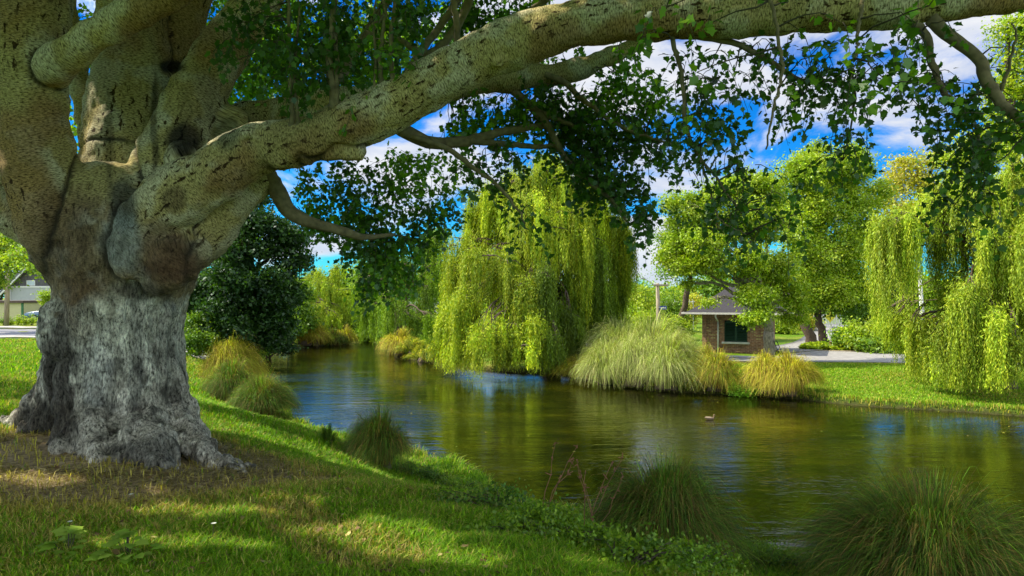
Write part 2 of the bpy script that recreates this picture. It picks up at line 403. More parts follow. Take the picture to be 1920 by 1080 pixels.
def foliage(name, parent, clumps, n, size, cols, mat=LEAF, tmpl=T_DIAMOND, twig_s=.28, per_twig=22, shell=.55, droop=.3, up=.8, keep=None, jit=.16):
    pos, out, T, idx = clumps_leaves(clumps, n=n, twig_s=twig_s, per_twig=per_twig, shell=shell)
    if keep is not None:
        k = keep(pos); pos, out, idx = pos[k], out[k], idx[k]
    m = len(pos)
    X = out * .5 + unit_rand(m) + np.array([0, 0, -droop])
    Nn = unit_rand(m) * .8 + np.array([0, 0, up]) + out * .5
    tw = tints(len(T), cols, jit); tt = tw[idx] * np.exp(R.normal(0, .12, (m, 1)))
    me = leaves_mesh(name, pos, X, Nn, size * (.6 + .8 * R.random(m)), tt, tmpl)
    return link(name, me, mat, parent), T

def limb_path(a, b, sag=.12, n=7, j=.05):
    a = np.array(a, float); b = np.array(b, float); L_ = np.linalg.norm(b - a); t = np.linspace(0, 1, n)[:, None]
    p = a * (1 - t) + b * t; p[:, 2] += (np.sin(t[:, 0] * math.pi) * sag * L_)
    p[1:-1] += R.normal(0, j * L_, (n - 2, 3)) * .5
    return p

def tree(name, base, clumps, n, size, cols, label, cat='tree', group=None, r0=.2, fork=None, bark=None, mat=LEAF, tmpl=T_DIAMOND, trunks=None, limbs_r=.35, lean=None, **kw):
    base = np.array(base, float); root = empty(name, base, label, cat, group)
    t = Tubes(); cen = np.mean([c for c, r in clumps], axis=0); low = min(c[2] - r[2] for c, r in clumps)
    if fork is None: fork = np.array([base[0] * .7 + cen[0] * .3, base[1] * .7 + cen[1] * .3, max(base[2] + .6, low + .3 * (cen[2] - low))])
    fork = np.array(fork, float)
    tp = limb_path(base - np.array([0, 0, .15]), fork, 0, 7, .03)
    rr = np.linspace(r0, r0 * .72, 7); rr[0] *= 1.45; rr[1] *= 1.1
    t.add(tp, rr, 12, wob=.05)
    top = max(clumps, key=lambda k: k[0][2])[0]
    lead = limb_path(fork - (tp[-1] - tp[-2]) * .3, top, 0, 10, .05); t.add(lead, np.linspace(r0 * .68, r0 * .12, 10), 9)
    ends = []
    for c, r in clumps:
        c = np.array(c); zf = fork[2] + (c[2] - fork[2]) * .25; k = int(np.clip(np.searchsorted(lead[:, 2], min(zf, lead[-1, 2] - .1)), 0, 8)); a = lead[k]
        pth = limb_path(a, c, .1, 8, .06); q = r0 * limbs_r * (.6 + .5 * random.random()); t.add(pth, np.linspace(q, q * .3, 8), 6)
        for _ in range(5):
            u = unit_rand(1)[0]; u[2] = abs(u[2]) * .7 + .1; e = c + u * np.array(r) * .85; s_ = pth[random.randint(4, 7)]
            t.add(limb_path(s_, e, .08, 5, .08), np.linspace(q * .38, q * .08, 5), 4)
    link('trunk', t.mesh('trunk'), bark or BARK, root)
    foliage('crown', root, clumps, n, size, cols, mat, tmpl, **kw)
    return root

def PC(px, py, d, rx, ry, rd=None):
    """crown clump seen in that direction, radii in picture units"""
    k = d / F; return (P(px, py, d), (rx * k, (rd or rx) * k, ry * k))

def strands(starts, lens, outs, step=.07, leaf=.11, cols=None, sway=.06, zmin=None, width=1.0):
    """hanging willow strands with leaves along them -> leaf arrays"""
    P_, X_, S_, C_ = [], [], [], []
    tt = tints(len(starts), cols, .14)
    ph = R.random((len(starts), 3)) * 6.28
    for i in range(len(starts)):
        L_ = lens[i]; m = max(3, int(L_ / step)); t = np.linspace(0, 1, m)
        z = -L_ * t
        o = outs[i] * (1 - np.exp(-3.2 * t[:, None])) * .5
        p = starts[i] + o + np.stack([sway * np.sin(ph[i, 0] + t * 5) * t, sway * np.sin(ph[i, 1] + t * 4) * t, z], -1)
        if zmin is not None: k = p[:, 2] > zmin[i]; p = p[k]; m = len(p)
        if m < 2: continue
        a = R.random(m) * 6.28; x = np.stack([np.cos(a) * .45, np.sin(a) * .45, np.full(m, -1.0)], -1)
        x[:, :2] += outs[i][:2] * .3
        P_.append(p + R.normal(0, .012, p.shape)); X_.append(x); S_.append(leaf * (.7 + .6 * R.random(m)) * (1 - .4 * t[:m] ** 3)); C_.append(np.repeat(tt[i:i + 1], m, 0) * np.exp(R.normal(0, .12, (m, 1))))
    return np.vstack(P_), np.vstack(X_), np.concatenate(S_), np.vstack(C_)

T_WIL = (np.array([[0, 0, 0], [.45, .12, .02], [1, 0, 0], [.45, -.12, .02]]), None)

def willow(name, base, trunk_top, cascades, cols, label, group=None, r0=.45, step=.08, leaf=.14, dens=1.0, floor=None, shadecols=None):
    """cascades: (px, py, d, rc_px, bottom_py, n) domes of hanging strands carried by an arching limb"""
    base = np.array(base, float); trunk_top = np.array(trunk_top, float); root = empty(name, base, label, 'willow tree', group)
    t = Tubes(); tp = limb_path(base - np.array([0, 0, .2]), trunk_top, 0, 8, .03); rr = np.linspace(r0, r0 * .6, 8); rr[0] *= 1.5; t.add(tp, rr, 12, wob=.06)
    PP = [[], [], [], []]
    sub = []
    for (px, py, d, rc, by, n) in cascades:
        m = 3 if rc < 32 else 5
        for q in range(m):
            a = random.random() * 6.28; w_ = math.sqrt(random.random()) * .75 if q else 0
            sub.append((px + math.cos(a) * w_ * rc, py + .5 * rc * w_ ** 2 + random.uniform(-.1, .35) * rc, d + math.sin(a) * w_ * rc * d / F, rc * random.uniform(.38, .6), by + random.uniform(-.5, .12) * (by - py) * .6, n / m, q == 0))
    for (px, py, d, rc, by, n, main) in sub:
        A = P(px, py, d); k = d / F; rad_ = rc * k; bot = HC - (by - HZ) * k
        n = int(n * dens)
        od = A[:2] - trunk_top[:2]; od = od / (np.linalg.norm(od) + 1e-6)
        j = random.randint(4, 7); pth = limb_path(tp[j] if main or random.random() < .45 else A - [0, 0, .35], A + np.array([0, 0, -.15]), .16, 10, .04); q = r0 * (.25 if main else .09); t.add(pth, np.linspace(q, q * .18, 10), 6)
        nb = max(4, n // 20); a = R.random(nb) * 6.28; q2 = np.sqrt(R.random(nb)); bc = np.stack([np.cos(a) * q2, np.sin(a) * q2], -1) * rad_
        for b in bc[:4]:
            t.add(limb_path(pth[7], A + np.array([b[0], b[1], -.55 * (b @ b) / max(rad_, .1) - .02]), .12, 5, .04), [.035, .03, .022, .014, .006], 4)
        bi = R.integers(0, nb, n); off = bc[bi] + R.normal(0, .07 + rad_ * .03, (n, 2))
        rr_ = np.linalg.norm(off, axis=1) / rad_
        st = np.stack([A[0] + off[:, 0], A[1] + off[:, 1], A[2] - 1.15 * rad_ * rr_ ** 2 + R.normal(0, .16, n)], -1)
        outs = np.concatenate([norm(off + od * rad_ * .5) * rad_ * .35, np.zeros((n, 1))], 1)
        bl = (.45 + .7 * R.random(nb))[bi]
        ln = np.maximum(.4, (st[:, 2] - bot) * bl * (.75 + .35 * R.random(n)))
        zm = None
        if floor is not None: zm = np.full(n, floor) + .35 * R.random(n) ** 2
        base_c = shadecols if (shadecols and px > 1010 and py > 440) else cols  # greener, darker leaves lower right paint in the crown's own shade
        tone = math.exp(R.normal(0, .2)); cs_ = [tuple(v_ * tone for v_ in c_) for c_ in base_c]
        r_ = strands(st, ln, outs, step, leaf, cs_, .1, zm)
        for l_, v in zip(PP, r_): l_.append(v)
        # sprays of leaves on the crown of the dome
        m = int(n * 4); e_ = R.integers(0, n, m); u = unit_rand(m); pos = st[e_] + outs[e_] * .3 * R.random((m, 1)) + R.normal(0, .13, (m, 3)) * [1, 1, 1.5]
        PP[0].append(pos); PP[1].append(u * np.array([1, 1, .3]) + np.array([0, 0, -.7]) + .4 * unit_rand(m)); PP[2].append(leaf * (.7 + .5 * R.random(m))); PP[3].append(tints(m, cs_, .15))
    pos, X, S, Cc = [np.concatenate(v) for v in PP]
    oc = norm((pos - trunk_top) * np.array([1, 1, .4])); Nn = unit_rand(len(pos)) * .75 + oc * .7 + np.array([0, 0, .35])
    link('trunk', t.mesh('trunk'), BARK, root)
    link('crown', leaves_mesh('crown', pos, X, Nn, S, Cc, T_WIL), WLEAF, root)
    return root

def tussock(loc, r, h, n, cols, base_cols, label, name='tussock', cat='tussock', group='sedge tussocks along the water', width=.009, up=1.0, seg=7, droopy=1.0, heads=0, root=None):
    loc = np.array(loc, float); o = root or empty(name, loc, label, cat, group)
    nt_ = max(10, n // 90); ta = R.random(nt_) * 6.28; tq = R.random(nt_) ** .62; ti = R.integers(0, nt_, n); th_ = (1 + R.normal(0, .13, nt_))[ti]
    a = ta[ti] + R.normal(0, .16, n) / (.25 + tq[ti]); q = np.clip(tq[ti] + R.normal(0, .09, n), 0, 1.05)
    b0 = np.stack([np.cos(a), np.sin(a)], -1) * (q * r * .28)[:, None]
    a2 = a + R.normal(0, .38, n)
    t = np.linspace(0, 1, seg + 1)
    dirs = np.stack([np.cos(a2), np.sin(a2)], -1)
    # each blade rises, arches over the rim of the mop and hangs down its side
    jz = (.62 + .5 * R.random(n) ** .8) * th_
    reach = r * (.10 + .92 * q) * (.85 + .3 * R.random(n)); Zt = h * jz * np.sqrt(np.clip(1.06 - .62 * q ** 2.2, .1, 1)); drop = Zt * np.clip(q ** 1.5 * (.35 + .75 * R.random(n)), 0, .98) * droopy
    st_ = R.random(n) < .08; reach = np.where(st_, reach * R.uniform(.3, 1.3, n), reach); Zt = np.where(st_, Zt * R.uniform(1.0, 1.14, n), Zt); drop = np.where(st_, drop * .3, drop)
    def bez(p0, p1, p2, p3): return p0 * (1 - t) ** 3 + 3 * p1[:, None] * t * (1 - t) ** 2 + 3 * p2[:, None] * t ** 2 * (1 - t) + p3[:, None] * t ** 3
    hx = bez(0, .12 * reach, .85 * reach, reach * 1.02)
    hz = bez(0, Zt * .75, Zt * 1.28, Zt - drop)
    ctr = np.zeros((n, seg + 1, 3)); ctr[..., :2] = b0[:, None] + dirs[:, None] * hx[..., None]; ctr[..., 2] = hz
    cl_ = R.normal(0, .10, n)[:, None] * r * (t ** 2)[None]; ctr[..., 0] -= dirs[:, 1:2] * cl_; ctr[..., 1] += dirs[:, 0:1] * cl_
    la_ = R.random() * 6.28; lb_ = .16 * r * (t ** 1.5)[None] * (.4 + q[:, None]); ctr[..., 0] += math.cos(la_) * lb_; ctr[..., 1] += math.sin(la_) * lb_
    ctr += loc + np.array([0, 0, -.04])
    gz = H(ctr[..., 0].ravel(), ctr[..., 1].ravel()).reshape(n, seg + 1); ctr[..., 2] = np.maximum(ctr[..., 2], np.maximum(gz, 0) + .01)
    side = np.stack([-dirs[:, 1], dirs[:, 0], np.zeros(n)], -1) + .5 * unit_rand(n); side = norm(side)
    w = (width * (.7 + .6 * R.random(n)))[:, None] * (np.array([.7, 1, 1, .8, .5, .08]) if seg == 5 else np.linspace(1, .08, seg + 1) ** .8)[None]
    V = np.stack([ctr - side[:, None] * w[..., None] * .5, ctr + side[:, None] * w[..., None] * .5], 2)  # n,seg+1,2,3
    idx = np.arange(n * (seg + 1) * 2).reshape(n, seg + 1, 2)
    Q = np.stack([idx[:, :-1, 0], idx[:, :-1, 1], idx[:, 1:, 1], idx[:, 1:, 0]], -1).reshape(-1, 4)
    ct = tints(n, cols, .42); cb = tints(n, base_cols, .38)
    k = (R.random(n) < .28)[:, None]; ct = np.where(k, cb, ct)
    f = sstep(.05, .6, t)[None, :, None]
    col = (cb[:, None] * (1 - f) + ct[:, None] * f)
    col = np.repeat(col[:, :, None, :], 2, 2).reshape(-1, 3)
    me = np_mesh('blades', V.reshape(-1, 3), np.full(len(Q), 4), Q.ravel(), col)
    link('blades', me, BLADE, o)
    # the fibrous stump the blades grow from
    tb = Tubes(); tb.add([loc + np.array([0, 0, -.1]), loc + np.array([0, 0, h * .18]), loc + np.array([0, 0, h * .32])], [r * .34, r * .3, r * .12], 12, wob=.12)
    link('stump', tb.mesh('stump'), BARK, o)
    return o

def bush(loc, clumps, n, size, cols, label, name='bush', cat='bush', group=None, mat=LEAF, tmpl=T_DIAMOND, twig_s=.16, **kw):
    loc = np.array(loc, float); o = empty(name, loc, label, cat, group); t = Tubes()
    for c, r in clumps:
        for _ in range(5):
            u = unit_rand(1)[0]; u[2] = abs(u[2]); t.add(limb_path(loc + R.normal(0, .05, 3) * [1, 1, 0] - [0, 0, .05], np.array(c) + u * np.array(r) * .7, .1, 5, .05), np.linspace(.03, .006, 5) * min(1, size / .08), 4)
    link('stems', t.mesh('stems'), BARKD, o)
    foliage('foliage', o, clumps, n, size, cols, mat, tmpl, twig_s=twig_s, **kw)
    return o


# ------------------------------------------------------------------ the old plane tree
def bark_material():
    m, nt, N, L = newmat('old_bark')
    out = N.new('ShaderNodeOutputMaterial'); b = N.new('ShaderNodeBsdfPrincipled'); L.new(b.outputs[0], out.inputs[0])
    b.inputs['Roughness'].default_value = .88; b.inputs['Specular IOR Level'].default_value = .2
    at = N.new('ShaderNodeAttribute'); at.attribute_name = 'tint'
    bc = N.new('ShaderNodeAttribute'); bc.attribute_name = 'barkuv'
    kd = N.new('ShaderNodeAttribute'); kd.attribute_name = 'kindw'; sk = N.new('ShaderNodeSeparateColor'); L.new(kd.outputs['Color'], sk.inputs[0])
    tc = N.new('ShaderNodeTexCoord')
    def M(op, a, b_=None, clamp=False):
        n = N.new('ShaderNodeMath'); n.operation = op; n.use_clamp = clamp
        for i, v in enumerate((a, b_)):
            if v is None: continue
            if isinstance(v, (int, float)): n.inputs[i].default_value = v
            else: L.new(v, n.inputs[i])
        return n.outputs[0]
    def nz(vec, st, sc, det=5, ro=.6, loc=(0, 0, 0)):
        mp = N.new('ShaderNodeMapping'); mp.inputs['Scale'].default_value = st; mp.inputs['Location'].default_value = loc; L.new(vec, mp.inputs[0])
        n = N.new('ShaderNodeTexNoise'); n.inputs['Scale'].default_value = sc; n.inputs['Detail'].default_value = det; n.inputs['Roughness'].default_value = ro; L.new(mp.outputs[0], n.inputs['Vector']); return n.outputs[0]
    u = bc.outputs['Vector']
    fine = nz(u, (3.2, 1, 1), 26, 3, .65)           # fine rings and pores across the limb
    fineT = nz(tc.outputs['Object'], (2.0, 2.0, .7), 22, 5, .72)
    pits = nz(u, (1.0, 1.9, 1), 11, 3, .55, (3, 1, 0))
    rough = nz(tc.outputs['Object'], (1, 1, .6), 11, 6, .75, (5, 2, 0))
    limb = sk.outputs[0]; old = sk.outputs[1]; dark = sk.outputs[2]
    f1 = ramp(N, [(.34, (.16, .14, .09)), (.45, (.62, .6, .52)), (.54, (1.0, 1.0, .98)), (.7, (1.45, 1.42, 1.36))]); L.new(fine, f1.inputs[0])
    f2 = ramp(N, [(.36, (.10, .10, .09)), (.46, (.65, .65, .65)), (.55, (1.1, 1.1, 1.1)), (.66, (1.7, 1.75, 1.75))]); L.new(fineT, f2.inputs[0])
    pr = ramp(N, [(.57, (1, 1, 1)), (.625, (.13, .09, .05))]); L.new(pits, pr.inputs[0])
    def mixc(f, a, b_, bt='MIX'):
        x = N.new('ShaderNodeMixRGB'); x.blend_type = bt
        if isinstance(f, (int, float)): x.inputs[0].default_value = f
        else: L.new(f, x.inputs[0])
        L.new(a, x.inputs[1]); L.new(b_, x.inputs[2]); return x.outputs[0]
    lc = mixc(dark, f1.outputs[0], mixc(1.0, f1.outputs[0], pr.outputs[0], 'MULTIPLY'))
    fx = mixc(old, lc, f2.outputs[0])
    # cracked plates on the old trunk
    vo = N.new('ShaderNodeTexVoronoi'); vo.feature = 'DISTANCE_TO_EDGE'; vo.inputs['Scale'].default_value = 7
    mpv = N.new('ShaderNodeMapping'); mpv.inputs['Scale'].default_value = (1.5, 1.5, 1.9); L.new(tc.outputs['Object'], mpv.inputs[0])
    mxv = N.new('ShaderNodeVectorMath'); mxv.operation = 'ADD'; L.new(mpv.outputs[0], mxv.inputs[0])
    nn = N.new('ShaderNodeTexNoise'); nn.inputs['Scale'].default_value = 4; nn.inputs['Detail'].default_value = 4; L.new(tc.outputs['Object'], nn.inputs['Vector'])
    sc_ = N.new('ShaderNodeVectorMath'); sc_.operation = 'SCALE'; sc_.inputs[3].default_value = 1.1; L.new(nn.outputs['Color'], sc_.inputs[0]); L.new(sc_.outputs[0], mxv.inputs[1]); L.new(mxv.outputs[0], vo.inputs['Vector'])
    cr = ramp(N, [(0, (.3, .28, .25)), (.035, (1, 1, 1))]); L.new(vo.outputs['Distance'], cr.inputs[0])
    crm = ramp(N, [(.42, (0, 0, 0)), (.6, (.8, .8, .8))]); L.new(rough, crm.inputs[0])
    fx = mixc(M('MULTIPLY', old, crm.outputs[0]), fx, mixc(1.0, fx, cr.outputs[0], 'MULTIPLY'))
    L.new(mixc(1.0, at.outputs['Color'], fx, 'MULTIPLY'), b.inputs['Base Color'])
    hh = M('ADD', M('MULTIPLY', M('SUBTRACT', 1.0, old), M('MULTIPLY', fine, .35)), M('MULTIPLY', old, M('ADD', M('MULTIPLY', fineT, .9), M('MULTIPLY', rough, 1.6))))
    pm = M('MULTIPLY', M('GREATER_THAN', pits, .62), -.25)
    hh = M('ADD', hh, M('MULTIPLY', pm, M('MULTIPLY', dark, M('SUBTRACT', 1.0, old))))
    bp = N.new('ShaderNodeBump'); bp.inputs['Strength'].default_value = .9; bp.inputs['Distance'].default_value = .03; L.new(hh, bp.inputs['Height']); L.new(bp.outputs[0], b.inputs['Normal'])
    return m

def big_tree():
    D = 7.75; pm = F / D
    base = np.array([TREE[0], TREE[1], h1(*TREE)])
    root = empty('plane_tree', base, 'huge old plane tree with burled mottled trunk and a long limb over the river', 'tree')
    def Lm(pts):  # rows: px, py, d, radius in pixels at that depth
        return [np.append(P(x, y, d), r * d / F) for x, y, d, r in pts]
    TR = Lm([(238, 930, 7.75, 158), (240, 875, 7.75, 138), (241, 830, 7.75, 122), (240, 780, 7.75, 110), (236, 720, 7.75, 103), (231, 640, 7.75, 100), (230, 570, 7.75, 110), (234, 510, 7.8, 124), (236, 450, 7.85, 146), (235, 400, 7.9, 140), (240, 365, 8.0, 100)])
    limbs = [
        Lm([(160, 520, 7.6, 62), (122, 425, 7.4, 76), (82, 330, 7.2, 66), (62, 235, 7.05, 62), (56, 140, 6.95, 61), (62, 50, 6.9, 62), (66, -60, 6.9, 58), (60, -260, 7.0, 46), (20, -500, 7.3, 34)]),
        Lm([(70, 150, 6.95, 36), (118, 112, 6.75, 33), (170, 72, 6.65, 31), (240, 30, 6.6, 31), (320, -14, 6.55, 31), (430, -90, 6.4, 27), (560, -220, 6.2, 20)]),
        Lm([(235, 450, 7.9, 95), (240, 350, 8.0, 88), (243, 250, 8.05, 78), (246, 150, 8.1, 68), (250, 50, 8.15, 62), (252, -60, 8.2, 56), (240, -320, 8.4, 42), (200, -600, 8.8, 28)]),
        Lm([(215, 440, 7.7, 50), (188, 340, 7.85, 32), (165, 240, 8.05, 19), (152, 170, 8.25, 19), (128, 60, 8.5, 22), (108, -60, 8.8, 20)]),
        Lm([(250, 170, 8.3, 48), (318, 90, 8.5, 42), (345, 10, 8.6, 42), (365, -80, 8.7, 38), (395, -300, 9.0, 28)]),
        Lm([(262, 460, 7.7, 80), (318, 330, 7.7, 70), (352, 230, 7.75, 58), (385, 150, 7.8, 50), (432, 75, 7.9, 43), (480, 10, 8.0, 40), (530, -80, 8.2, 36), (620, -260, 8.6, 26), (740, -450, 9.2, 14)]),
        Lm([(300, 420, 8.1, 70), (370, 320, 8.2, 55), (430, 255, 8.3, 44), (500, 225, 8.4, 38), (600, 205, 8.5, 35), (700, 192, 8.55, 30), (800, 174, 8.6, 27), (900, 153, 8.7, 25), (980, 146, 8.8, 24), (1060, 136, 8.9, 21), (1130, 112, 9.0, 17), (1195, 80, 9.1, 12), (1260, 30, 9.2, 9), (1330, -60, 9.3, 6)]),
        Lm([(262, 470, 7.4, 75), (300, 405, 7.3, 66), (350, 362, 7.2, 58), (410, 325, 7.15, 52), (470, 288, 7.1, 49), (560, 266, 7.0, 45), (650, 238, 6.95, 46), (740, 196, 6.9, 45), (840, 140, 6.8, 45), (930, 94, 6.7, 45), (1020, 60, 6.6, 46), (1120, 40, 6.5, 43), (1240, 34, 6.4, 42), (1360, 27, 6.3, 42), (1480, 22, 6.2, 41), (1600, 16, 6.1, 41), (1700, 10, 6.0, 38), (1800, 2, 5.9, 33), (1920, -8, 5.8, 28), (2060, -30, 5.7, 24), (2250, -70, 5.6, 17)]),
        Lm([(470, 300, 7.05, 20), (560, 284, 7.0, 22), (640, 286, 6.95, 17), (684, 289, 6.93, 15)]),
        Lm([(290, 470, 7.7, 70), (350, 440, 7.6, 68), (400, 402, 7.6, 54), (440, 370, 7.65, 42), (478, 345, 7.7, 34), (505, 335, 7.75, 20)]),
        Lm([(185, 490, 7.8, 56), (118, 452, 7.7, 46), (40, 412, 7.6, 40), (-40, 380, 7.5, 38), (-160, 350, 7.3, 34), (-380, 250, 7.0, 24)]),
        Lm([(150, 450, 8.0, 60), (70, 390, 8.2, 44), (10, 345, 8.3, 40), (-60, 300, 8.4, 36), (-250, 150, 8.8, 24)]),
    ]
    rootsL = []
    for (px, py, d, r0, r1, sx, sy) in [(462, 902, 6.95, 34, 9, 330, 800), (545, 925, 7.0, 22, 5, 400, 868), (300, 925, 6.6, 60, 30, 265, 800), (200, 915, 6.7, 60, 26, 200, 790), (95, 880, 7.0, 50, 14, 170, 780),
                                        (20, 820, 8.4, 46, 16, 140, 650), (-30, 802, 8.7, 26, 8, 110, 740), (400, 880, 7.4, 55, 25, 310, 770), (10, 880, 7.3, 20, 7, 120, 850), (360, 845, 8.8, 50, 20, 300, 720), (150, 800, 9.0, 60, 30, 200, 700)]:
        a = P(sx, sy, (D + d) / 2 + .1); e = P(px, py, d); e[2] = h1(e[0], e[1]) - .06
        m_ = (a + e) / 2; m_[2] = e[2] + (a[2] - e[2]) * .32
        rootsL.append([np.append(a, r0 * .75 * D / F), np.append(m_, r0 * .68 * D / F), np.append(e, r1 * .8 * D / F)])
    rear = Lm([(150, 560, 8.1, 30), (135, 660, 8.15, 42), (122, 740, 8.2, 38), (100, 800, 8.2, 40), (70, 850, 8.2, 46)])
    tb = Tubes(); samples = []; nid = 0
    def addl(rows, kind, n=40, k=28):
        s = spline(rows, n)
        tb.add(s[:, :3], np.maximum(s[:, 3], .01), k)
        Ls = np.concatenate([[0], np.cumsum(np.linalg.norm(np.diff(s[:, :3], axis=0), axis=1))])
        T = norm(np.gradient(s[:, :3], axis=0))
        nonlocal nid
        for i in range(n): samples.append((s[i, :3], Ls[i], T[i], kind, s[i, 3], nid))
        nid += 1
    addl(TR, 1, 60, 48); addl(rear, 1)
    for l_ in limbs: addl(l_, 0, 60)
    for l_ in rootsL: addl(l_, 1, 24)
    # burl, knots and swellings
    import bmesh
    bm = bmesh.new()
    from mathutils import Matrix
    for px, py, d, r, sz in [(326, 492, 7.12, 50, .95), (355, 470, 7.25, 40, 1), (300, 520, 7.15, 34, 1), (165, 575, 7.3, 40, 1.5), (175, 470, 7.25, 56, 1.3), (232, 390, 7.3, 42, 1.25), (230, 350, 7.45, 34, 1.2), (760, 186, 6.66, 13, 1), (465, 258, 6.86, 17, 1), (935, 118, 6.52, 14, 1), (250, 470, 7.05, 40, 1.4), (120, 620, 7.3, 34, 1.8), (430, 240, 7.9, 46, 1.0), (340, 300, 7.3, 30, 1.2)]:
        c = P(px, py, d); bmesh.ops.create_icosphere(bm, subdivisions=4, radius=r * d / F, matrix=Matrix.Translation(Vector(c)) @ Matrix.Diagonal((1, .9, sz, 1)))
    me2 = bpy.data.meshes.new('tmp'); bm.to_mesh(me2); bm.free()
    V2 = np.array([v.co[:] for v in me2.vertices]); F2 = [tuple(p.vertices) for p in me2.polygons]
    tb.V.append(V2); tb.F += [tuple(i + tb.n for i in f) for f in F2]; tb.n += len(V2)
    me = tb.mesh('trunk_raw'); o = bpy.data.objects.new('trunk_raw', me); C.objects.link(o)
    md = o.modifiers.new('r', 'REMESH'); md.mode = 'VOXEL'; md.voxel_size = .024
    ms = o.modifiers.new('s', 'SMOOTH'); ms.iterations = 7; ms.factor = .6
    dg = bpy.context.evaluated_depsgraph_get(); ev = o.evaluated_get(dg); mesh = bpy.data.meshes.new_from_object(ev)
    bpy.data.objects.remove(o)
    n = len(mesh.vertices); V = np.empty(n * 3, np.float32); mesh.vertices.foreach_get('co', V); V = V.reshape(-1, 3).astype(float)
    Nn = np.empty(n * 3, np.float32); mesh.vertex_normals.foreach_get('vector', Nn); Nn = Nn.reshape(-1, 3)
    SP_ = np.array([q[0] for q in samples]); SR = np.array([q[4] for q in samples]); SI = np.array([q[5] for q in samples])
    Q = []; J = []
    for l_ in range(SI.max() + 1):
        ii = np.where(SI == l_)[0][::2]; best = np.full(n, 1e9); bj = np.zeros(n, int)
        for i in ii:
            dd = np.sqrt(((V - SP_[i]) ** 2).sum(1)) - SR[i]; k = dd < best; best[k] = dd[k]; bj[k] = i
        Q.append(best); J.append(bj)
    Q = np.array(Q); J = np.array(J); o_ = np.argsort(Q, 0); b1 = o_[0]; ar = np.arange(n)
    jj = J[b1, ar]; ST = np.array([q[2] for q in samples])[jj]; dv = V - SP_[jj]
    u = np.array([q[1] for q in samples])[jj] + (dv * ST).sum(1); kind = np.array([q[3] for q in samples])[jj]; rr = SR[jj]
    ref = np.where((np.abs(ST[:, 1]) < .8)[:, None], np.array([[0, 1., 0]]), np.array([[1., 0, 0]])); U = norm(np.cross(ST, ref)); W = np.cross(ST, U)
    v = np.arctan2((dv * U).sum(1), (dv * W).sum(1)) * np.maximum(rr, .05)
    seam = np.exp(-((Q[o_[1], ar] - Q[b1, ar]) / .022) ** 2) * (Q[b1, ar] > -.09) * sstep(3.6, 4.3, V[:, 2]) * (b1 != o_[1])
    def nf(sc, st=(1, 1, 1), oct_=4, off=0.0):
        return np.array([noise.fractal(Vector((p[0] * st[0] * sc + off, p[1] * st[1] * sc, p[2] * st[2] * sc)), 1.0, 2.0, oct_) for p in V])
    pxs = V[:, 0] / V[:, 1] * F + 960; pys = HZ - (V[:, 2] - HC) / V[:, 1] * F
    front = Nn[:, 1] < .35
    def blob(cx, cy_, rx, ry, soft=.35, off=0): # patches on the bark, placed on the side facing the river path
        q = np.sqrt(((pxs - cx) / rx) ** 2 + ((pys - cy_) / ry) ** 2) + .32 * nA
        return sstep(1 + soft, 1 - soft, q) * front
    nA = nf(3.2, (1, 1, 1), 5); nB = nf(9, (1, 1, .55), 4, 7); nC = nf(1.3, (1, 1, .5), 4, 13)
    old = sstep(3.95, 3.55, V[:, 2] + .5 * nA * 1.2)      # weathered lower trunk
    mid = sstep(4.75, 4.2, V[:, 2] + .45 * nC) * (1 - old) * sstep(.25, .45, rr)
    # displacement: flutes and rough bark low down, gentle lumps on limbs
    th = np.arctan2(V[:, 1] - TREE[1], V[:, 0] - TREE[0])
    fl = 1.4 * (np.sin(th * 9 + 2 * nC) * .5 + np.sin(th * 17 + 3 * nA + V[:, 2]) * .3) * sstep(3.3, 2.0, V[:, 2]) * (rr > .3)
    nV = nf(4.0, (1.5, 1.5, .35), 5, 61)
    disp = .035 * nA * (1 - .5 * old) + .075 * nV * old + .018 * nB * (old + mid * .8 + .15) + .028 * fl + .014 * nf(4, (1, 1, 1), 3, 3) * (kind == 0) - .03 * seam
    for cx, cy_, r_ in [(465, 265, 9), (672, 290, 1), (764, 187, 7), (940, 120, 6), (322, 128, 11)]:
        q = np.hypot(pxs - cx, (pys - cy_) * 1.2) / r_; disp -= .07 * np.exp(-q ** 2 * 1.2) * front * (V[:, 1] < 8.4)
    V += Nn * disp[:, None]
    mesh.vertices.foreach_set('co', V.astype(np.float32).ravel())
    # colours
    def colr(*c): return np.array(c)[None]
    limbc = colr(.44, .37, .15) * (1 + .3 * nC[:, None]); w = sstep(-.2, .35, nA + .6 * nC)[:, None]; limbc = limbc * (1 - .8 * w) + colr(.52, .49, .33) * .8 * w
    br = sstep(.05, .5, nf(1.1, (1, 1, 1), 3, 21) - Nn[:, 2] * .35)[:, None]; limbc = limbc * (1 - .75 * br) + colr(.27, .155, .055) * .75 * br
    grey = colr(.50, .50, .42) * (1 + .35 * nB[:, None])
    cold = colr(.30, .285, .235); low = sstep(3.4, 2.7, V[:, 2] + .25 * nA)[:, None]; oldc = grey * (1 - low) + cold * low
    wh = sstep(.12, .5, nB)[:, None]; oldc = oldc * (1 - wh * .55) + colr(.62, .60, .52) * wh * .55
    dk = sstep(.05, .45, nf(5.5, (1, 1, .7), 5, 31))[:, None]; oldc = oldc * (1 - dk * .8) + colr(.045, .043, .035) * dk * .8
    midc = colr(.24, .185, .10) * (1 + .5 * nB[:, None]); mw = sstep(.1, .5, nf(4.4, (1, 1, 1), 4, 41))[:, None]; midc = midc * (1 - .5 * mw) + colr(.46, .44, .36) * .5 * mw
    oldc = oldc * np.array([[1.32, 1.28, 1.2]]); c = limbc * (1 - old - mid)[:, None] + oldc * old[:, None] + midc * mid[:, None]
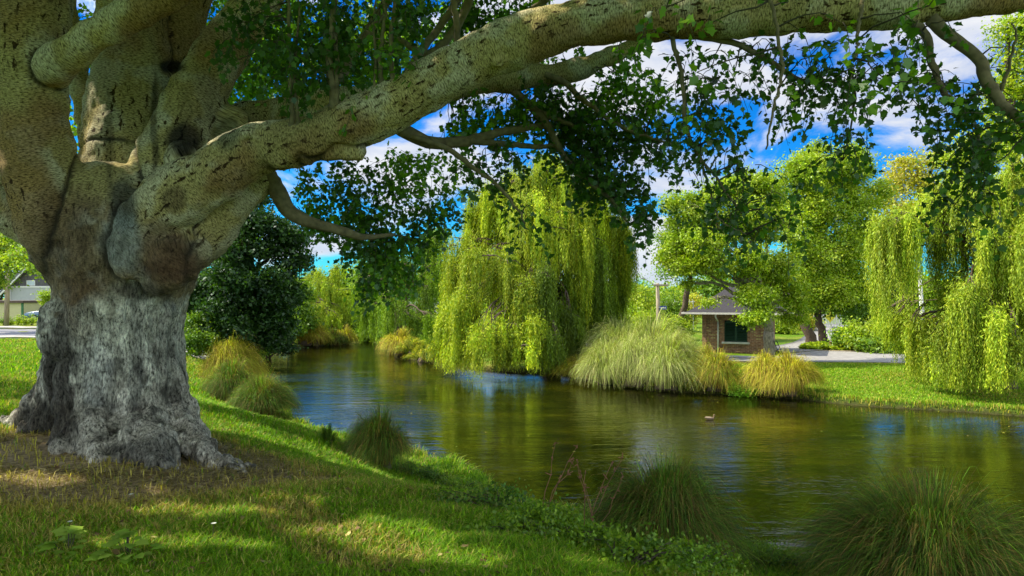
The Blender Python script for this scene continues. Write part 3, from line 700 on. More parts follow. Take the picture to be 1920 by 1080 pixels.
    def paint(mask, col, a=.9):
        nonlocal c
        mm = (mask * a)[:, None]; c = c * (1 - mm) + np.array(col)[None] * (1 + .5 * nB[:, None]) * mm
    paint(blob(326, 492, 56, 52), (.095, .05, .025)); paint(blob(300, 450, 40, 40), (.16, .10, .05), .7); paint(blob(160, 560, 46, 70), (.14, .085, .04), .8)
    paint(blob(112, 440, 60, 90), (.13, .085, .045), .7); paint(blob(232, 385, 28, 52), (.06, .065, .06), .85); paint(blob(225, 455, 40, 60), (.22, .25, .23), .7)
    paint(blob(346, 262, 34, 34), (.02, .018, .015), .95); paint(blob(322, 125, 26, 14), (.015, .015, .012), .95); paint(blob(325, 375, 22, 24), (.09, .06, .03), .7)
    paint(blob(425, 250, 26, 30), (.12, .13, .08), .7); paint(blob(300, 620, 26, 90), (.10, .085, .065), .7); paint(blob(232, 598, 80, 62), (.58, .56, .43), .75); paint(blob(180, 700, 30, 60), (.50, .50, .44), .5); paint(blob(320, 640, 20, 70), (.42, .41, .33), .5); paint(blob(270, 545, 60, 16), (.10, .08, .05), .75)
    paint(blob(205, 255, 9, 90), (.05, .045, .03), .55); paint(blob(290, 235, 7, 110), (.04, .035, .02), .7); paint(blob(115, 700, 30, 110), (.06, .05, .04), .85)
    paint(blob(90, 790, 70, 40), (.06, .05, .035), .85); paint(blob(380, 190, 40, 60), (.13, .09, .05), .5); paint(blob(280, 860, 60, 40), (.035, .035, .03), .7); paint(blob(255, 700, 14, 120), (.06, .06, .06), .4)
    # fine scale: mesh too coarse for it, so the material adds pores, rings and cracks
    paint(seam * sstep(-.5, .1, nA), (.03, .026, .018), .9)  # dark bark creases between limbs, with contact shade painted in
    c = np.clip(c, .008, .8)
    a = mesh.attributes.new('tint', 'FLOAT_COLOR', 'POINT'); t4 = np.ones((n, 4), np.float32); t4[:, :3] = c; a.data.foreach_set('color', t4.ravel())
    a = mesh.attributes.new('barkuv', 'FLOAT_VECTOR', 'POINT'); a.data.foreach_set('vector', np.stack([u, v, np.zeros(n)], -1).astype(np.float32).ravel())
    pit = sstep(-.3, .15, nf(1.6, (1, 1, 1), 3, 51)) * (rr > .17)
    a = mesh.attributes.new('kindw', 'FLOAT_COLOR', 'POINT'); t4[:, 0] = 1 - old; t4[:, 1] = np.clip(old + .6 * mid, 0, 1); t4[:, 2] = pit; a.data.foreach_set('color', t4.ravel())
    mesh.polygons.foreach_set('use_smooth', np.ones(len(mesh.polygons), bool)); mesh.materials.clear(); mesh.name = 'trunk'
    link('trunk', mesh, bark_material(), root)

    # smaller branches -----------------------------------------------------
    tb = Tubes()
    BR = {
        'hook': [(498, 330, 7.75, 20), (515, 350, 7.75, 17), (535, 385, 7.8, 15), (560, 408, 7.8, 13), (600, 422, 7.85, 10), (648, 436, 7.95, 9), (690, 445, 8.1, 5.5), (740, 440, 8.3, 3)],
        'a': [(720, 222, 7.0, 14), (765, 250, 7.4, 14), (810, 268, 7.8, 12), (870, 266, 8.1, 10), (930, 250, 8.3, 8), (1000, 238, 8.6, 6), (1060, 236, 8.9, 4), (1120, 228, 9.1, 3)],
        'a2': [(880, 265, 8.1, 7), (930, 268, 8.3, 6), (1000, 275, 8.5, 5), (1060, 270, 8.7, 3)],
        'b': [(770, 255, 7.4, 6), (830, 275, 7.6, 5.5), (890, 315, 7.7, 5), (930, 345, 7.8, 4), (965, 385, 7.9, 2.5), (985, 420, 8, 1.5)],
        'c': [(955, 165, 8.8, 8), (1000, 205, 8.7, 8), (1030, 240, 8.6, 7), (1055, 290, 8.6, 6), (1090, 330, 8.6, 5), (1140, 370, 8.6, 4), (1180, 420, 8.6, 2)],
        'c2': [(985, 128, 8.9, 6), (1050, 150, 8.6, 6), (1090, 185, 8.5, 5), (1130, 215, 8.4, 4), (1180, 245, 8.4, 3), (1250, 268, 8.4, 2)],
        'c3': [(1000, 205, 8.7, 5), (1060, 230, 8.6, 4), (1110, 248, 8.6, 2.5), (1160, 270, 8.6, 1.5)],
        'd': [(1745, 35, 5.9, 13), (1790, 75, 5.8, 12), (1832, 105, 5.7, 11), (1852, 150, 5.6, 11), (1875, 195, 5.5, 10), (1920, 232, 5.4, 9), (1990, 270, 5.3, 7)],
        'e': [(1715, 40, 5.9, 9), (1738, 70, 5.9, 8), (1748, 120, 5.9, 7), (1765, 170, 5.9, 6), (1795, 205, 5.9, 5), (1830, 240, 5.9, 3), (1840, 330, 5.9, 1.5)],
        'f': [(1300, 66, 6.4, 7), (1370, 80, 6.4, 6), (1440, 112, 6.4, 5.5), (1500, 150, 6.4, 4.5), (1560, 152, 6.4, 3.5), (1600, 165, 6.4, 3), (1600, 220, 6.4, 2), (1580, 300, 6.4, 1.2)],
        'g': [(1260, 60, 6.4, 5), (1278, 140, 6.4, 4), (1285, 230, 6.4, 3.5), (1310, 290, 6.4, 3), (1350, 345, 6.4, 2.2), (1390, 400, 6.4, 1.2)],
        'g2': [(1310, 290, 6.4, 2.5), (1335, 370, 6.4, 2), (1350, 410, 6.4, 1.5), (1400, 440, 6.4, 1)],
        'h': [(1444, -10, 5.2, 3.5), (1458, 60, 5.2, 3.5), (1466, 140, 5.2, 3.2), (1450, 210, 5.2, 2.5), (1436, 280, 5.2, 1.6)],
        'i': [(1618, 0, 5.3, 4), (1608, 60, 5.3, 3.4), (1604, 110, 5.3, 2)],
        'k': [(730, 60, 8.6, 4), (800, 100, 8.9, 7), (850, 60, 9.2, 8), (880, 0, 9.4, 9)],
        'k2': [(745, 170, 8.0, 7), (780, 110, 8.6, 7), (825, 50, 9.2, 7), (870, -20, 9.6, 7)],
        'k3': [(850, 120, 7.4, 6), (858, 60, 7.3, 6), (850, 0, 7.2, 6), (860, -60, 7.1, 5)],
        'k4': [(900, 95, 8.4, 4), (950, 50, 8.8, 5), (1010, 10, 9.0, 6), (1060, -30, 9.2, 6)],
        'k5': [(600, 190, 8.6, 9), (640, 140, 9.0, 9), (690, 60, 9.5, 9), (740, -20, 9.9, 8)],
        'm': [(1870, 180, 5.6, 5), (1890, 130, 5.5, 3), (1905, 60, 5.4, 2), (1890, 40, 5.4, 1)],
    }
    for s_, (px, top) in enumerate([(546, 0), (556, 40), (623, 0), (630, -20), (712, 10), (735, -10), (700, 30)]):
        y0 = {546: 236, 556: 238, 623: 205, 630: 206, 712: 182, 735: 168, 700: 190}[px]; w = {546: 5, 556: 4, 623: 8, 630: 5, 712: 5, 735: 5, 700: 3}[px]
        BR['s%d' % s_] = [(px, y0 + 14, 6.86, w + 3), (px + 2, y0 - 20, 6.8, w), (px + random.uniform(-6, 10), (y0 + top) / 2, 6.8, w * .8), (px + random.uniform(-8, 14), top, 6.8, w * .6), (px + random.uniform(-10, 20), top - 90, 6.8, w * .35)]
    paths = {}
    for k_, rows in BR.items():
        s = spline(Lm(rows), 28); s[1:-1, :3] += R.normal(0, .006, (26, 3)); tb = Tubes(); tb.add(s[:, :3], np.maximum(s[:, 3], .003), 8); paths[k_] = s[:, :3]; link('branch', tb.mesh('branch'), BRANCHM, root)

    # hanging leafy branchlets ---------------------------------------------
    tw = Tubes(); PP = [[], [], [], [], []]
    allp = np.vstack([p for p in paths.values()] + [spline(l_, 60)[:, :3] for l_ in limbs])
    def branchlets(px, py, rx, ry, d, n, cols, lsz=.075, dd=.5, droop=1.0):
        k = d / F; c = P(px, py, d)
        for i in range(n):
            q = np.clip(R.normal(0, .52, 3), -1.5, 1.5)
            s = c + q * np.array([rx * k, dd, ry * k]); L_ = random.uniform(.22, .6)
            if i % 4 == 0:
                j = np.argmin(((allp - s) ** 2).sum(1)); 
                if np.linalg.norm(allp[j] - s) < .9: tw.add(limb_path(allp[j], s, .05, 5, .05), [.009, .008, .006, .005, .004], 4)
            m = 7; dr = unit_rand(1)[0] * .7; pts = [s]
            for j in range(m):
                dr = dr + unit_rand(1)[0] * .28 + np.array([0, 0, -.22 * droop]); pts.append(pts[-1] + norm(dr) * L_ / m)
            pts = np.array(pts); tw.add(pts, np.linspace(.0045, .0018, m + 1), 3, cap=False)
            nl = int(L_ / .034); t = np.linspace(.1, 1, nl) * m; ii = np.minimum(t.astype(int), m - 1); f = (t - ii)[:, None]
            bp_ = pts[ii] * (1 - f) + pts[ii + 1] * f; o_ = unit_rand(nl); o_[:, 2] -= .35; o_ = norm(o_)
            PP[0].append(bp_ + o_ * .035); PP[1].append(o_ + np.array([0, 0, -.35])); PP[2].append(unit_rand(nl) * .75 + np.array([0, 0, .8]))
            PP[3].append(lsz * (.55 + .75 * R.random(nl))); PP[4].append(tints(nl, cols, .2))
    dkc = [(.055, .13, .015), (.085, .18, .02), (.045, .10, .014)]; mdc = [(.12, .25, .015), (.08, .18, .015), (.18, .32, .02)]; ltc = [(.26, .38, .02), (.16, .28, .015)]
    # behind and above the long limb
    for a in [(430, 120, 40, 110, 11, 60, mdc), (505, 70, 70, 80, 11, 90, dkc), (560, 130, 70, 60, 11, 80, mdc), (640, 60, 70, 70, 11, 100, dkc), (690, 130, 60, 45, 11, 60, mdc), (740, 30, 60, 50, 11, 60, dkc),
              (800, 15, 50, 30, 11, 40, mdc), (900, 25, 60, 32, 10.5, 55, dkc), (960, 60, 50, 25, 10.5, 26, mdc), (980, 5, 60, 20, 10.5, 30, mdc), (600, 10, 90, 30, 12, 60, ltc), (420, 20, 50, 40, 12, 50, ltc), (760, 110, 40, 30, 10.5, 18, dkc),
              (470, 165, 50, 40, 10, 30, mdc), (140, 20, 40, 30, 10, 14, ltc), (145, 255, 20, 40, 11, 16, ltc), (500, 130, 60, 110, 14, 90, ltc), (680, 80, 90, 80, 14, 90, ltc)]: branchlets(*a)
    for a in [(440, 100, 60, 120, 15, 70, mdc), (540, 60, 80, 80, 15, 80, mdc), (640, 110, 80, 80, 15, 80, ltc), (740, 60, 70, 60, 15, 60, mdc), (860, 30, 90, 40, 15, 50, mdc), (960, 40, 70, 30, 15, 36, mdc), (140, 60, 40, 200, 13, 50, ltc), (345, 60, 60, 60, 15, 20, mdc), (560, 170, 90, 40, 15, 46, mdc), (740, 130, 60, 30, 14, 18, mdc), (0, 200, 20, 200, 12, 30, mdc)]: branchlets(*a, lsz=.115, dd=1.2)
    # on the sprouts in front
    for a in [(550, 90, 22, 100, 6.8, 30, dkc), (628, 70, 24, 90, 6.8, 34, dkc), (712, 80, 22, 80, 6.8, 24, mdc), (480, 40, 60, 50, 7.2, 26, dkc), (745, 30, 30, 50, 6.9, 14, dkc)]: branchlets(*a, lsz=.07, dd=.2)
    # below the limb, left of the willow
    for a in [(575, 330, 24, 34, 10.5, 14, dkc), (600, 375, 30, 46, 10.5, 26, mdc), (610, 410, 34, 24, 10, 16, dkc), (648, 345, 30, 44, 10.5, 30, dkc), (655, 395, 40, 30, 10.2, 26, mdc), (690, 410, 44, 34, 10, 40, dkc), (735, 350, 30, 60, 10, 36, mdc), (700, 340, 20, 34, 10, 14, dkc), (780, 330, 22, 46, 10, 20, mdc), (815, 360, 24, 40, 10, 16, mdc), (790, 395, 40, 20, 10, 24, dkc), (835, 385, 18, 9, 10, 5, dkc),
              (690, 465, 26, 40, 9.6, 30, dkc), (735, 455, 44, 34, 9.6, 40, mdc), (780, 440, 36, 20, 9.8, 18, dkc), (695, 530, 20, 40, 9.6, 22, dkc), (725, 515, 30, 34, 10, 26, mdc), (770, 300, 50, 22, 10.5, 20, ltc), (640, 308, 50, 10, 10.5, 8, dkc), (765, 490, 30, 26, 10, 16, mdc), (660, 440, 20, 16, 9.8, 8, dkc), (830, 300, 24, 24, 10.5, 9, ltc)]: branchlets(*a)
    # around the rear limb and over the willow
    for a in [(900, 195, 60, 28, 9, 32, mdc), (860, 240, 50, 26, 9, 24, mdc), (960, 215, 50, 30, 9, 34, mdc), (1020, 190, 60, 30, 9, 44, dkc), (1080, 215, 60, 40, 9, 64, dkc), (1130, 180, 60, 36, 9, 50, mdc), (1100, 270, 56, 40, 8.8, 62, dkc), (1160, 250, 56, 44, 8.8, 62, dkc),
              (940, 290, 36, 20, 8.4, 12, dkc), (905, 310, 30, 24, 8, 10, dkc), (945, 348, 28, 14, 8, 7, dkc), (1120, 320, 46, 30, 8.8, 40, dkc), (1160, 340, 34, 36, 8.8, 34, dkc), (1190, 385, 26, 30, 8.8, 20, dkc), (1205, 430, 14, 18, 8.8, 5, dkc),
              (1220, 240, 34, 26, 8.6, 12, dkc), (1230, 285, 26, 22, 8.6, 12, dkc), (1060, 110, 70, 20, 9.4, 24, mdc), (1180, 140, 50, 36, 9, 26, mdc), (1230, 180, 34, 34, 8.6, 18, mdc), (985, 400, 12, 16, 8.2, 3, dkc), (1085, 300, 24, 20, 8.4, 12, dkc), (1195, 335, 30, 30, 8.6, 12, dkc)]: branchlets(*a)
    # right-hand drooping sprays, nearer the eye
    for a in [(1290, 120, 30, 50, 6.4, 18, dkc), (1330, 160, 36, 36, 6.4, 18, dkc), (1310, 220, 40, 40, 6.4, 26, dkc), (1350, 255, 44, 30, 6.4, 26, dkc), (1300, 270, 26, 36, 6.4, 14, dkc), (1390, 300, 34, 26, 6.4, 16, dkc), (1370, 370, 26, 34, 6.4, 13, dkc), (1415, 390, 40, 26, 6.4, 20, dkc), (1400, 425, 34, 24, 6.4, 16, dkc), (1460, 415, 20, 14, 6.4, 5, dkc),
              (1420, 110, 50, 34, 6.4, 24, dkc), (1500, 110, 50, 36, 6.2, 30, dkc), (1560, 140, 40, 34, 6.2, 26, dkc), (1480, 170, 40, 24, 6.3, 10, dkc), (1600, 190, 26, 26, 6.2, 12, dkc), (1590, 250, 22, 30, 6.3, 12, dkc), (1575, 300, 22, 24, 6.3, 11, dkc),
              (1650, 120, 40, 34, 6, 22, dkc), (1700, 90, 36, 30, 5.9, 16, dkc), (1700, 170, 30, 26, 5.9, 8, dkc), (1760, 130, 34, 34, 5.9, 18, dkc), (1770, 190, 40, 34, 5.9, 22, dkc), (1830, 220, 50, 40, 5.8, 34, dkc), (1880, 260, 44, 40, 5.7, 30, dkc), (1800, 270, 30, 34, 5.9, 16, dkc), (1830, 320, 32, 34, 5.8, 22, dkc), (1830, 380, 20, 26, 5.8, 9, dkc), (1900, 170, 24, 60, 5.6, 14, dkc), (1910, 60, 16, 26, 5.6, 5, dkc)]:
        branchlets(*a[:5], int(a[5] * .6 + .5), a[6], lsz=.062, dd=.35)
    # the nearest, large bright leaves along the limb
    for a in [(1740, 40, 30, 30, 4.6, 4, mdc), (1650, 120, 40, 40, 4.6, 6, mdc), (1560, 40, 60, 20, 5.0, 5, mdc), (1450, 30, 40, 30, 5.2, 5, mdc), (1300, 20, 60, 40, 5.4, 10, mdc), (1660, 20, 40, 20, 5, 4, mdc), (1290, 140, 20, 60, 5.6, 5, mdc), (1230, 40, 40, 30, 5.8, 7, mdc), (1460, 190, 22, 50, 5.2, 3, mdc)]:
        branchlets(*a[:5], max(1, a[5] // 2), a[6], lsz=.08, dd=.15)
    link('twigs', tw.mesh('twigs'), BARKD, root)
    pos, X, Nv, S, Cc = [np.concatenate(v_) for v_ in PP]
    # the crown overhead: clumps of leaves over a dome, out of view, with holes cut so sun lands on chosen spots
    spots = [(690, 1000, .5, .36), (765, 1040, .42, .34), (415, 968, .6, .26), (300, 1028, .5, .24), (430, 1030, .42, .2), (890, 1065, .3, .26), (200, 1072, .3, .12), (30, 1066, .25, .12), (310, 925, .3, .1), (60, 900, .7, .2), (600, 862, 1.1, .4), (820, 1010, .3, .1),
             (470, 815, 1.9, .55), (560, 835, 1.5, .42), (385, 800, 1.1, .5), (670, 910, .7, .22), (60, 765, 1.6, .6), (20, 700, 1.8, .8), (90, 650, 4, 2.2), (0, 632, 5, 3), (-40, 810, 1.2, .4), (425, 690, 1.5, 1.2), (1040, 985, .6, .4), (380, 680, 1.2, 1), (1600, 985, .9, .6), (1380, 1000, .5, .5), (1850, 1000, .8, .6), (250, 975, .25, .08), (560, 945, .4, .14)]
    SG = [(G(px, py), a, b) for px, py, a, b in spots]
    SG += [(P(px, py, d), a, a * .8) for px, py, d, a in [(1010, 30, 6.6, .35), (860, 105, 6.8, .22), (690, 205, 6.95, .2), (440, 45, 7.9, .25), (5, 260, 7.0, .35), (640, 190, 8.4, .3), (1250, 10, 6.4, .3), (1500, 5, 6.2, .25), (150, 320, 7.5, .2), (300, 20, 6.6, .2), (420, 290, 7.1, .16), (215, 210, 8.0, .2)]]
    n = 900; u_ = unit_rand(n); u_[:, 2] = np.abs(u_[:, 2]) * 1.0 - .05
    cc = np.array([-3.6, 6.2, 8.0]) + u_ * np.array([10.5, 10.5, 8.0]) * (.55 + .45 * R.random((n, 1)))
    e = R.random((110, 3)); cc = np.vstack([cc, np.stack([2 + e[:, 0] * 8, 2.5 + e[:, 1] * 6.5, 8.0 + e[:, 2] * 3.5], -1)])
    u_ = unit_rand(420); u_[:, 2] = np.abs(u_[:, 2]); cc = np.vstack([cc, np.array([-12.5, 9, 8.0]) + u_ * np.array([9, 9, 7.0]) * (.5 + .5 * R.random((420, 1)))])  # extra unseen clumps added to shade the left lawn
    cc = cc[(cc[:, 2] > HC + .46 * np.maximum(cc[:, 1], 0) + .5)]
    per = 105; ix = np.repeat(np.arange(len(cc)), per)
    p2 = cc[ix] + R.normal(0, 1, (len(ix), 3)) * np.array([.62, .62, .34])
    p2 = p2[p2[:, 2] > HC + .44 * np.maximum(p2[:, 1], 0) + .25]
    t = (p2[:, 2] - 2.0) / SUN[2]; gx = p2[:, 0] - SUN[0] * t; gy = p2[:, 1] - SUN[1] * t
    keep = np.ones(len(p2), bool); 
    for g_, a, b in SG:
        t2 = (p2[:, 2] - g_[2]) / SUN[2]; hx = p2[:, 0] - SUN[0] * t2 - g_[0]; hy = p2[:, 1] - SUN[1] * t2 - g_[1]
        keep &= ~((hx / a) ** 2 + (hy / b) ** 2 < (1 + .35 * np.sin(hx * 5 + g_[0]) * np.cos(hy * 6)) )
    keep &= gy < 30
    p2 = p2[keep]; m = len(p2)
    pos = np.vstack([pos, p2]); X = np.vstack([X, unit_rand(m) + [0, 0, -.3]]); Nv = np.vstack([Nv, unit_rand(m) * .7 + [0, 0, 1]]); S = np.concatenate([S, .18 * (.6 + .8 * R.random(m))]); Cc = np.vstack([Cc, tints(m, mdc, .2)])
    link('crown', leaves_mesh('crown', pos, X, Nv, S, Cc, T_LOBED), BIGLEAF, root)
    print('BIG leaves', len(pos), 'trunk verts', len(V))
big_tree()

# ------------------------------------------------------------------ roads and paths
def strip(name, left, right, lift, mat, n=80, across=8, label=None, drop=0.0):
    a = spline(np.array(left, float), n); b = spline(np.array(right, float), n); t = np.linspace(0, 1, across + 1)
    XY = a[:, None] * (1 - t)[None, :, None] + b[:, None] * t[None, :, None]
    Z = H(XY[..., 0], XY[..., 1]) + lift
    V = np.concatenate([XY, Z[..., None]], -1).reshape(-1, 3); i = np.arange(n * (across + 1)).reshape(n, across + 1)
    Q = np.stack([i[:-1, :-1], i[1:, :-1], i[1:, 1:], i[:-1, 1:]], -1).reshape(-1, 4)
    m = len(V); V2 = V - np.array([0, 0, .25]); rim = list(i[:, 0]) + list(i[-1, 1:]) + list(i[::-1, -1][1:]) + list(i[0, ::-1][1:-1])
    cnt = [4] * len(Q); lp = list(Q.ravel()); V = np.vstack([V, V2])
    for p, q in zip(rim, rim[1:] + rim[:1]): cnt.append(4); lp += [p, q, q + m, p + m]
    me = np_mesh(name, V, cnt, lp)
    return tag(link(name, me, mat), kind='structure')
ASPH = simple('asphalt_worn', (.27, .26, .24), .9, .2, 3, .2); ASPHD = simple('asphalt_dark', (.20, .20, .215), .9, .15, 4, .2); CONC = simple('concrete_path', (.36, .34, .30), .85, .12, 5); DIRT = simple('verge_dirt', (.30, .24, .14), .95, .35, 4, .4)
strip('road', [(1, 56), (6.5, 43), (10, 38.2), (13.5, 36.0), (15.2, 37.6), (18, 39.8), (20.5, 38.6), (24, 35.6), (31, 31.5), (60, 20)],
      [(0, 50), (4.5, 39), (8.5, 34.4), (11.5, 33.0), (14, 33.2), (17, 33.0), (19, 32.5), (23, 30.8), (30, 27.4), (58, 14)], .03, ASPH)
strip('footpath', [(6.8, 41.8), (9.8, 38.0), (13.2, 35.8), (14.7, 36.8)], [(6.2, 40.2), (9.2, 36.8), (12.2, 34.9), (14.6, 34.7)], .06, ASPHD, 40, 4)
strip('kerb', [(5.0, 38.9), (8.7, 34.6), (11.6, 33.3), (13.6, 33.4)], [(4.8, 38.6), (8.5, 34.3), (11.6, 33.0), (13.7, 33.1)], .08, CONC, 40, 2)
strip('side_road', [(15.2, 38.2), (16.5, 43), (21, 50), (32, 72)], [(18.2, 40.2), (20.8, 44), (26.5, 51), (40, 70)], .045, ASPH, 50, 6)
strip('verge', [(17, 40.6), (20.5, 39.4), (24, 36.3), (31, 32.2), (50, 26)], [(18, 39.9), (20.6, 38.7), (24.2, 35.5), (31, 31.4), (50, 24)], .05, DIRT, 50, 3)
strip('far_road', [(-90, 58), (-55, 50), (-38, 47), (-18, 43)], [(-75, 45), (-46, 39.5), (-32, 37.5), (-15, 35)], .03, ASPHD, 60, 6)
strip('pavement', [(-46, 39.3), (-32, 37.3), (-15, 34.8)], [(-42, 36.6), (-30, 34.8), (-14.5, 32.6)], .10, CONC, 60, 3)
strip('far_pavement', [(-90, 60.5), (-55, 52.3), (-38, 49.2), (-18, 45)], [(-90, 58.3), (-55, 50.3), (-38, 47.3), (-18, 43.3)], .12, CONC, 60, 3)
LINEM = simple('road_paint', (.75, .74, .7), .7, .08)
for k_, (a_, b_) in enumerate([((-38, 43.5), (-33, 42.2)), ((-30, 41.4), (-25, 40.2))]):
    strip('lane_marking', [a_, b_], [(a_[0], a_[1] - .14), (b_[0], b_[1] - .14)], .036, LINEM, 8, 1)

# ------------------------------------------------------------------ kiosk
def material_brick():
    m, nt, N, L = newmat('brick')
    out = N.new('ShaderNodeOutputMaterial'); b = N.new('ShaderNodeBsdfPrincipled'); L.new(b.outputs[0], out.inputs[0]); b.inputs['Roughness'].default_value = .9
    tc = N.new('ShaderNodeTexCoord'); sp = N.new('ShaderNodeSeparateXYZ'); L.new(tc.outputs['Object'], sp.inputs[0])
    ad = N.new('ShaderNodeMath'); ad.operation = 'ADD'; L.new(sp.outputs[0], ad.inputs[0]); L.new(sp.outputs[1], ad.inputs[1])
    cb = N.new('ShaderNodeCombineXYZ'); L.new(ad.outputs[0], cb.inputs[0]); L.new(sp.outputs[2], cb.inputs[1])
    br = N.new('ShaderNodeTexBrick'); br.inputs['Scale'].default_value = 1; br.inputs['Brick Width'].default_value = .23; br.inputs['Row Height'].default_value = .085; br.inputs['Mortar Size'].default_value = .008
    br.inputs['Color1'].default_value = (.20, .085, .045, 1); br.inputs['Color2'].default_value = (.33, .16, .085, 1); br.inputs['Mortar'].default_value = (.36, .30, .22, 1); L.new(cb.outputs[0], br.inputs['Vector'])
    n = N.new('ShaderNodeTexNoise'); n.inputs['Scale'].default_value = 5; n.inputs['Detail'].default_value = 4; L.new(tc.outputs['Object'], n.inputs['Vector'])
    cr = ramp(N, [(.3, (.55, .55, .55)), (.7, (1.25, 1.2, 1.15))]); L.new(n.outputs[0], cr.inputs[0])
    mx = N.new('ShaderNodeMixRGB'); mx.blend_type = 'MULTIPLY'; mx.inputs[0].default_value = 1; L.new(br.outputs[0], mx.inputs[1]); L.new(cr.outputs[0], mx.inputs[2]); L.new(mx.outputs[0], b.inputs['Base Color'])
    return m

def kiosk():
    a = np.array([11.05, 39.5]); b = np.array([14.3, 37.9]); mid = (a + b) / 2; W = np.linalg.norm(b - a); ang = math.atan2(b[1] - a[1], b[0] - a[0]); z0 = .6
    root = empty('brick_kiosk', (mid[0], mid[1], z0), 'small patterned brick kiosk with dark hipped roof and green shutters beside the road', 'kiosk', rz=ang)
    hw = W / 2; dp = 3.1; BR = material_brick(); h = 2.28
    wx0, wx1, wz0, wz1 = -.62, .64, .62, 1.84
    m = MB(); m.box(-hw, wx0, 0, .24, 0, h); m.box(wx1, hw, 0, .24, 0, h); m.box(wx0, wx1, 0, .24, 0, wz0); m.box(wx0, wx1, 0, .24, wz1, h)
    m.box(-hw, -hw + .24, .24, dp, 0, h); m.box(hw - .24, hw, .24, dp, 0, h); m.box(-hw + .24, hw - .24, dp - .24, dp, 0, h); m.build('wall', BR, root)
    PALE = simple('brick_pale', (.42, .33, .15), .9, .3, 20); YEL = PALE
    m = MB()
    def bk(x, z): m.box(x - .055, x + .055, -.018, .03, z, z + .07)
    for side, (x0, x1) in enumerate([(-hw + .12, wx0 - .14), (wx1 + .14, hw - .12)]):
        n = 7
        for i in range(n + 1):
            f = i / n
            for rep in (0, .17): bk(x0 + (x1 - x0) * f * .98, 1.58 - rep - abs(f - .5) * -2 * .0 - (1 - abs(2 * f - 1)) * .72)
        for x in np.arange(x0, x1, .14): m.box(x, x + .06, -.018, .03, 1.78, 1.84)
    m.build('brick_pattern', PALE, root)
    m = MB(); m.box(-hw - .04, -hw + .2, -.04, .2, 0, .0 + h - .002); m.build('pier', BR, root); m = MB(); m.box(hw - .2, hw + .04, -.04, .2, 0, h - .002); m.build('pier', BR, root)
    m = MB(); m.box(wx0 - .12, wx1 + .12, -.16, .26, wz0 - .1, wz0 + .003); m.build('window_sill', simple('sill_stone', (.5, .49, .45), .8, .1), root, .01)
    GR = simple('shutter_green', (.012, .05, .022), .6, .15, 8)
    for s in (0, 1):
        x0 = wx0 + s * (wx1 - wx0) / 2; x1 = x0 + (wx1 - wx0) / 2; so_ = empty('shutter', (0, 0, 0)); so_.parent = root
        m = MB(); g = .055; m.box(x0, x0 + g, .04, .09, wz0 + .003, wz1 - .14); m.box(x1 - g, x1, .04, .09, wz0 + .003, wz1 - .14); m.box(x0 + g, x1 - g, .04, .09, wz0 + .003, wz0 + .08)
        N_ = 10; po = [(x0, wz1 - .15)] + [(x0 + (x1 - x0) * i / N_, wz1 - .14 + .13 * math.sin(math.pi * i / N_)) for i in range(N_ + 1)] + [(x1, wz1 - .15)]
        m.prism(po, .042, .088); m.build('frame', GR, so_)
        m = MB()
        for i in range(11):
            z = wz0 + .1 + i * .092
            m.face_block([(x0 + g, .03, z), (x1 - g, .03, z), (x1 - g, .095, z + .05), (x0 + g, .095, z + .05), (x0 + g, .03, z + .014), (x1 - g, .03, z + .014), (x1 - g, .095, z + .064), (x0 + g, .095, z + .064)], [(0, 1, 2, 3), (7, 6, 5, 4), (0, 4, 5, 1), (1, 5, 6, 2), (2, 6, 7, 3), (3, 7, 4, 0)])
        m.build('louvres', GR, so_)
    m = MB(); m.box(wx0, wx1, .12, .2, wz0, wz1); m.build('window_back', simple('dark_board', (.01, .012, .01), .8), root)
    # roof: bell-cast hip with a short ridge
    ov = .95; zs = [(1.0, 2.28), (.88, 2.40), (.62, 2.80), (.36, 3.32), (.16, 3.72), (.05, 3.84)]
    ex, ey = hw + ov, dp / 2 + ov; cx, cyy = 0, dp / 2; V = []; F_ = []
    for f, z in zs:
        rx, ry = ex * f + .25 * (1 - f), ey * f; V += [(cx - rx, cyy - ry, z), (cx + rx, cyy - ry, z), (cx + rx, cyy + ry, z), (cx - rx, cyy + ry, z)]
    for i in range(len(zs) - 1):
        for j in range(4): F_.append((i * 4 + j, i * 4 + (j + 1) % 4, i * 4 + 4 + (j + 1) % 4, i * 4 + 4 + j))
    F_.append((20, 21, 22, 23)); F_.append((3, 2, 1, 0)); m = MB(); m.face_block(V, F_)
    SL = simple('roof_slate', (.035, .032, .036), .85, .3, 9, .3, stretch=(1, 1, 4)); m.build('roof', SL, root)
    m = MB(); m.rod((-.3, cyy, 3.87), (.3, cyy, 3.87), .06); m.build('ridge_cap', SL, root)
    WH = simple('gutter_white', (.62, .6, .52), .6, .12)
    m = MB()
    for x0, x1, y0, y1 in [(-ex - .05, ex + .05, cyy - ey - .09, cyy - ey), (-ex - .05, ex + .05, cyy + ey, cyy + ey + .09), (-ex - .09, -ex, cyy - ey, cyy + ey), (ex, ex + .09, cyy - ey, cyy + ey)]: m.box(x0, x1, y0, y1, 2.2, 2.3)
    m.build('gutter', WH, root)
    m = MB(); DK = simple('soffit', (.05, .04, .03), .9)
    for i in range(-4, 5): m.box(i * .55 - .04, i * .55 + .04, cyy - ey, 0, 2.17, 2.26)
    m.build('rafter_ends', DK, root)
    for x in (-hw + .86, hw - .02):
        m = MB(); m.rod((x, cyy - ey + .05, 2.2), (x, cyy - ey + .05, 2.05), .045); m.rod((x, cyy - ey + .05, 2.05), (x, -.09, 1.78), .045); m.rod((x, -.09, 1.78), (x, -.09, .05), .045); m.build('downpipe', WH, root, smooth=True)
kiosk()

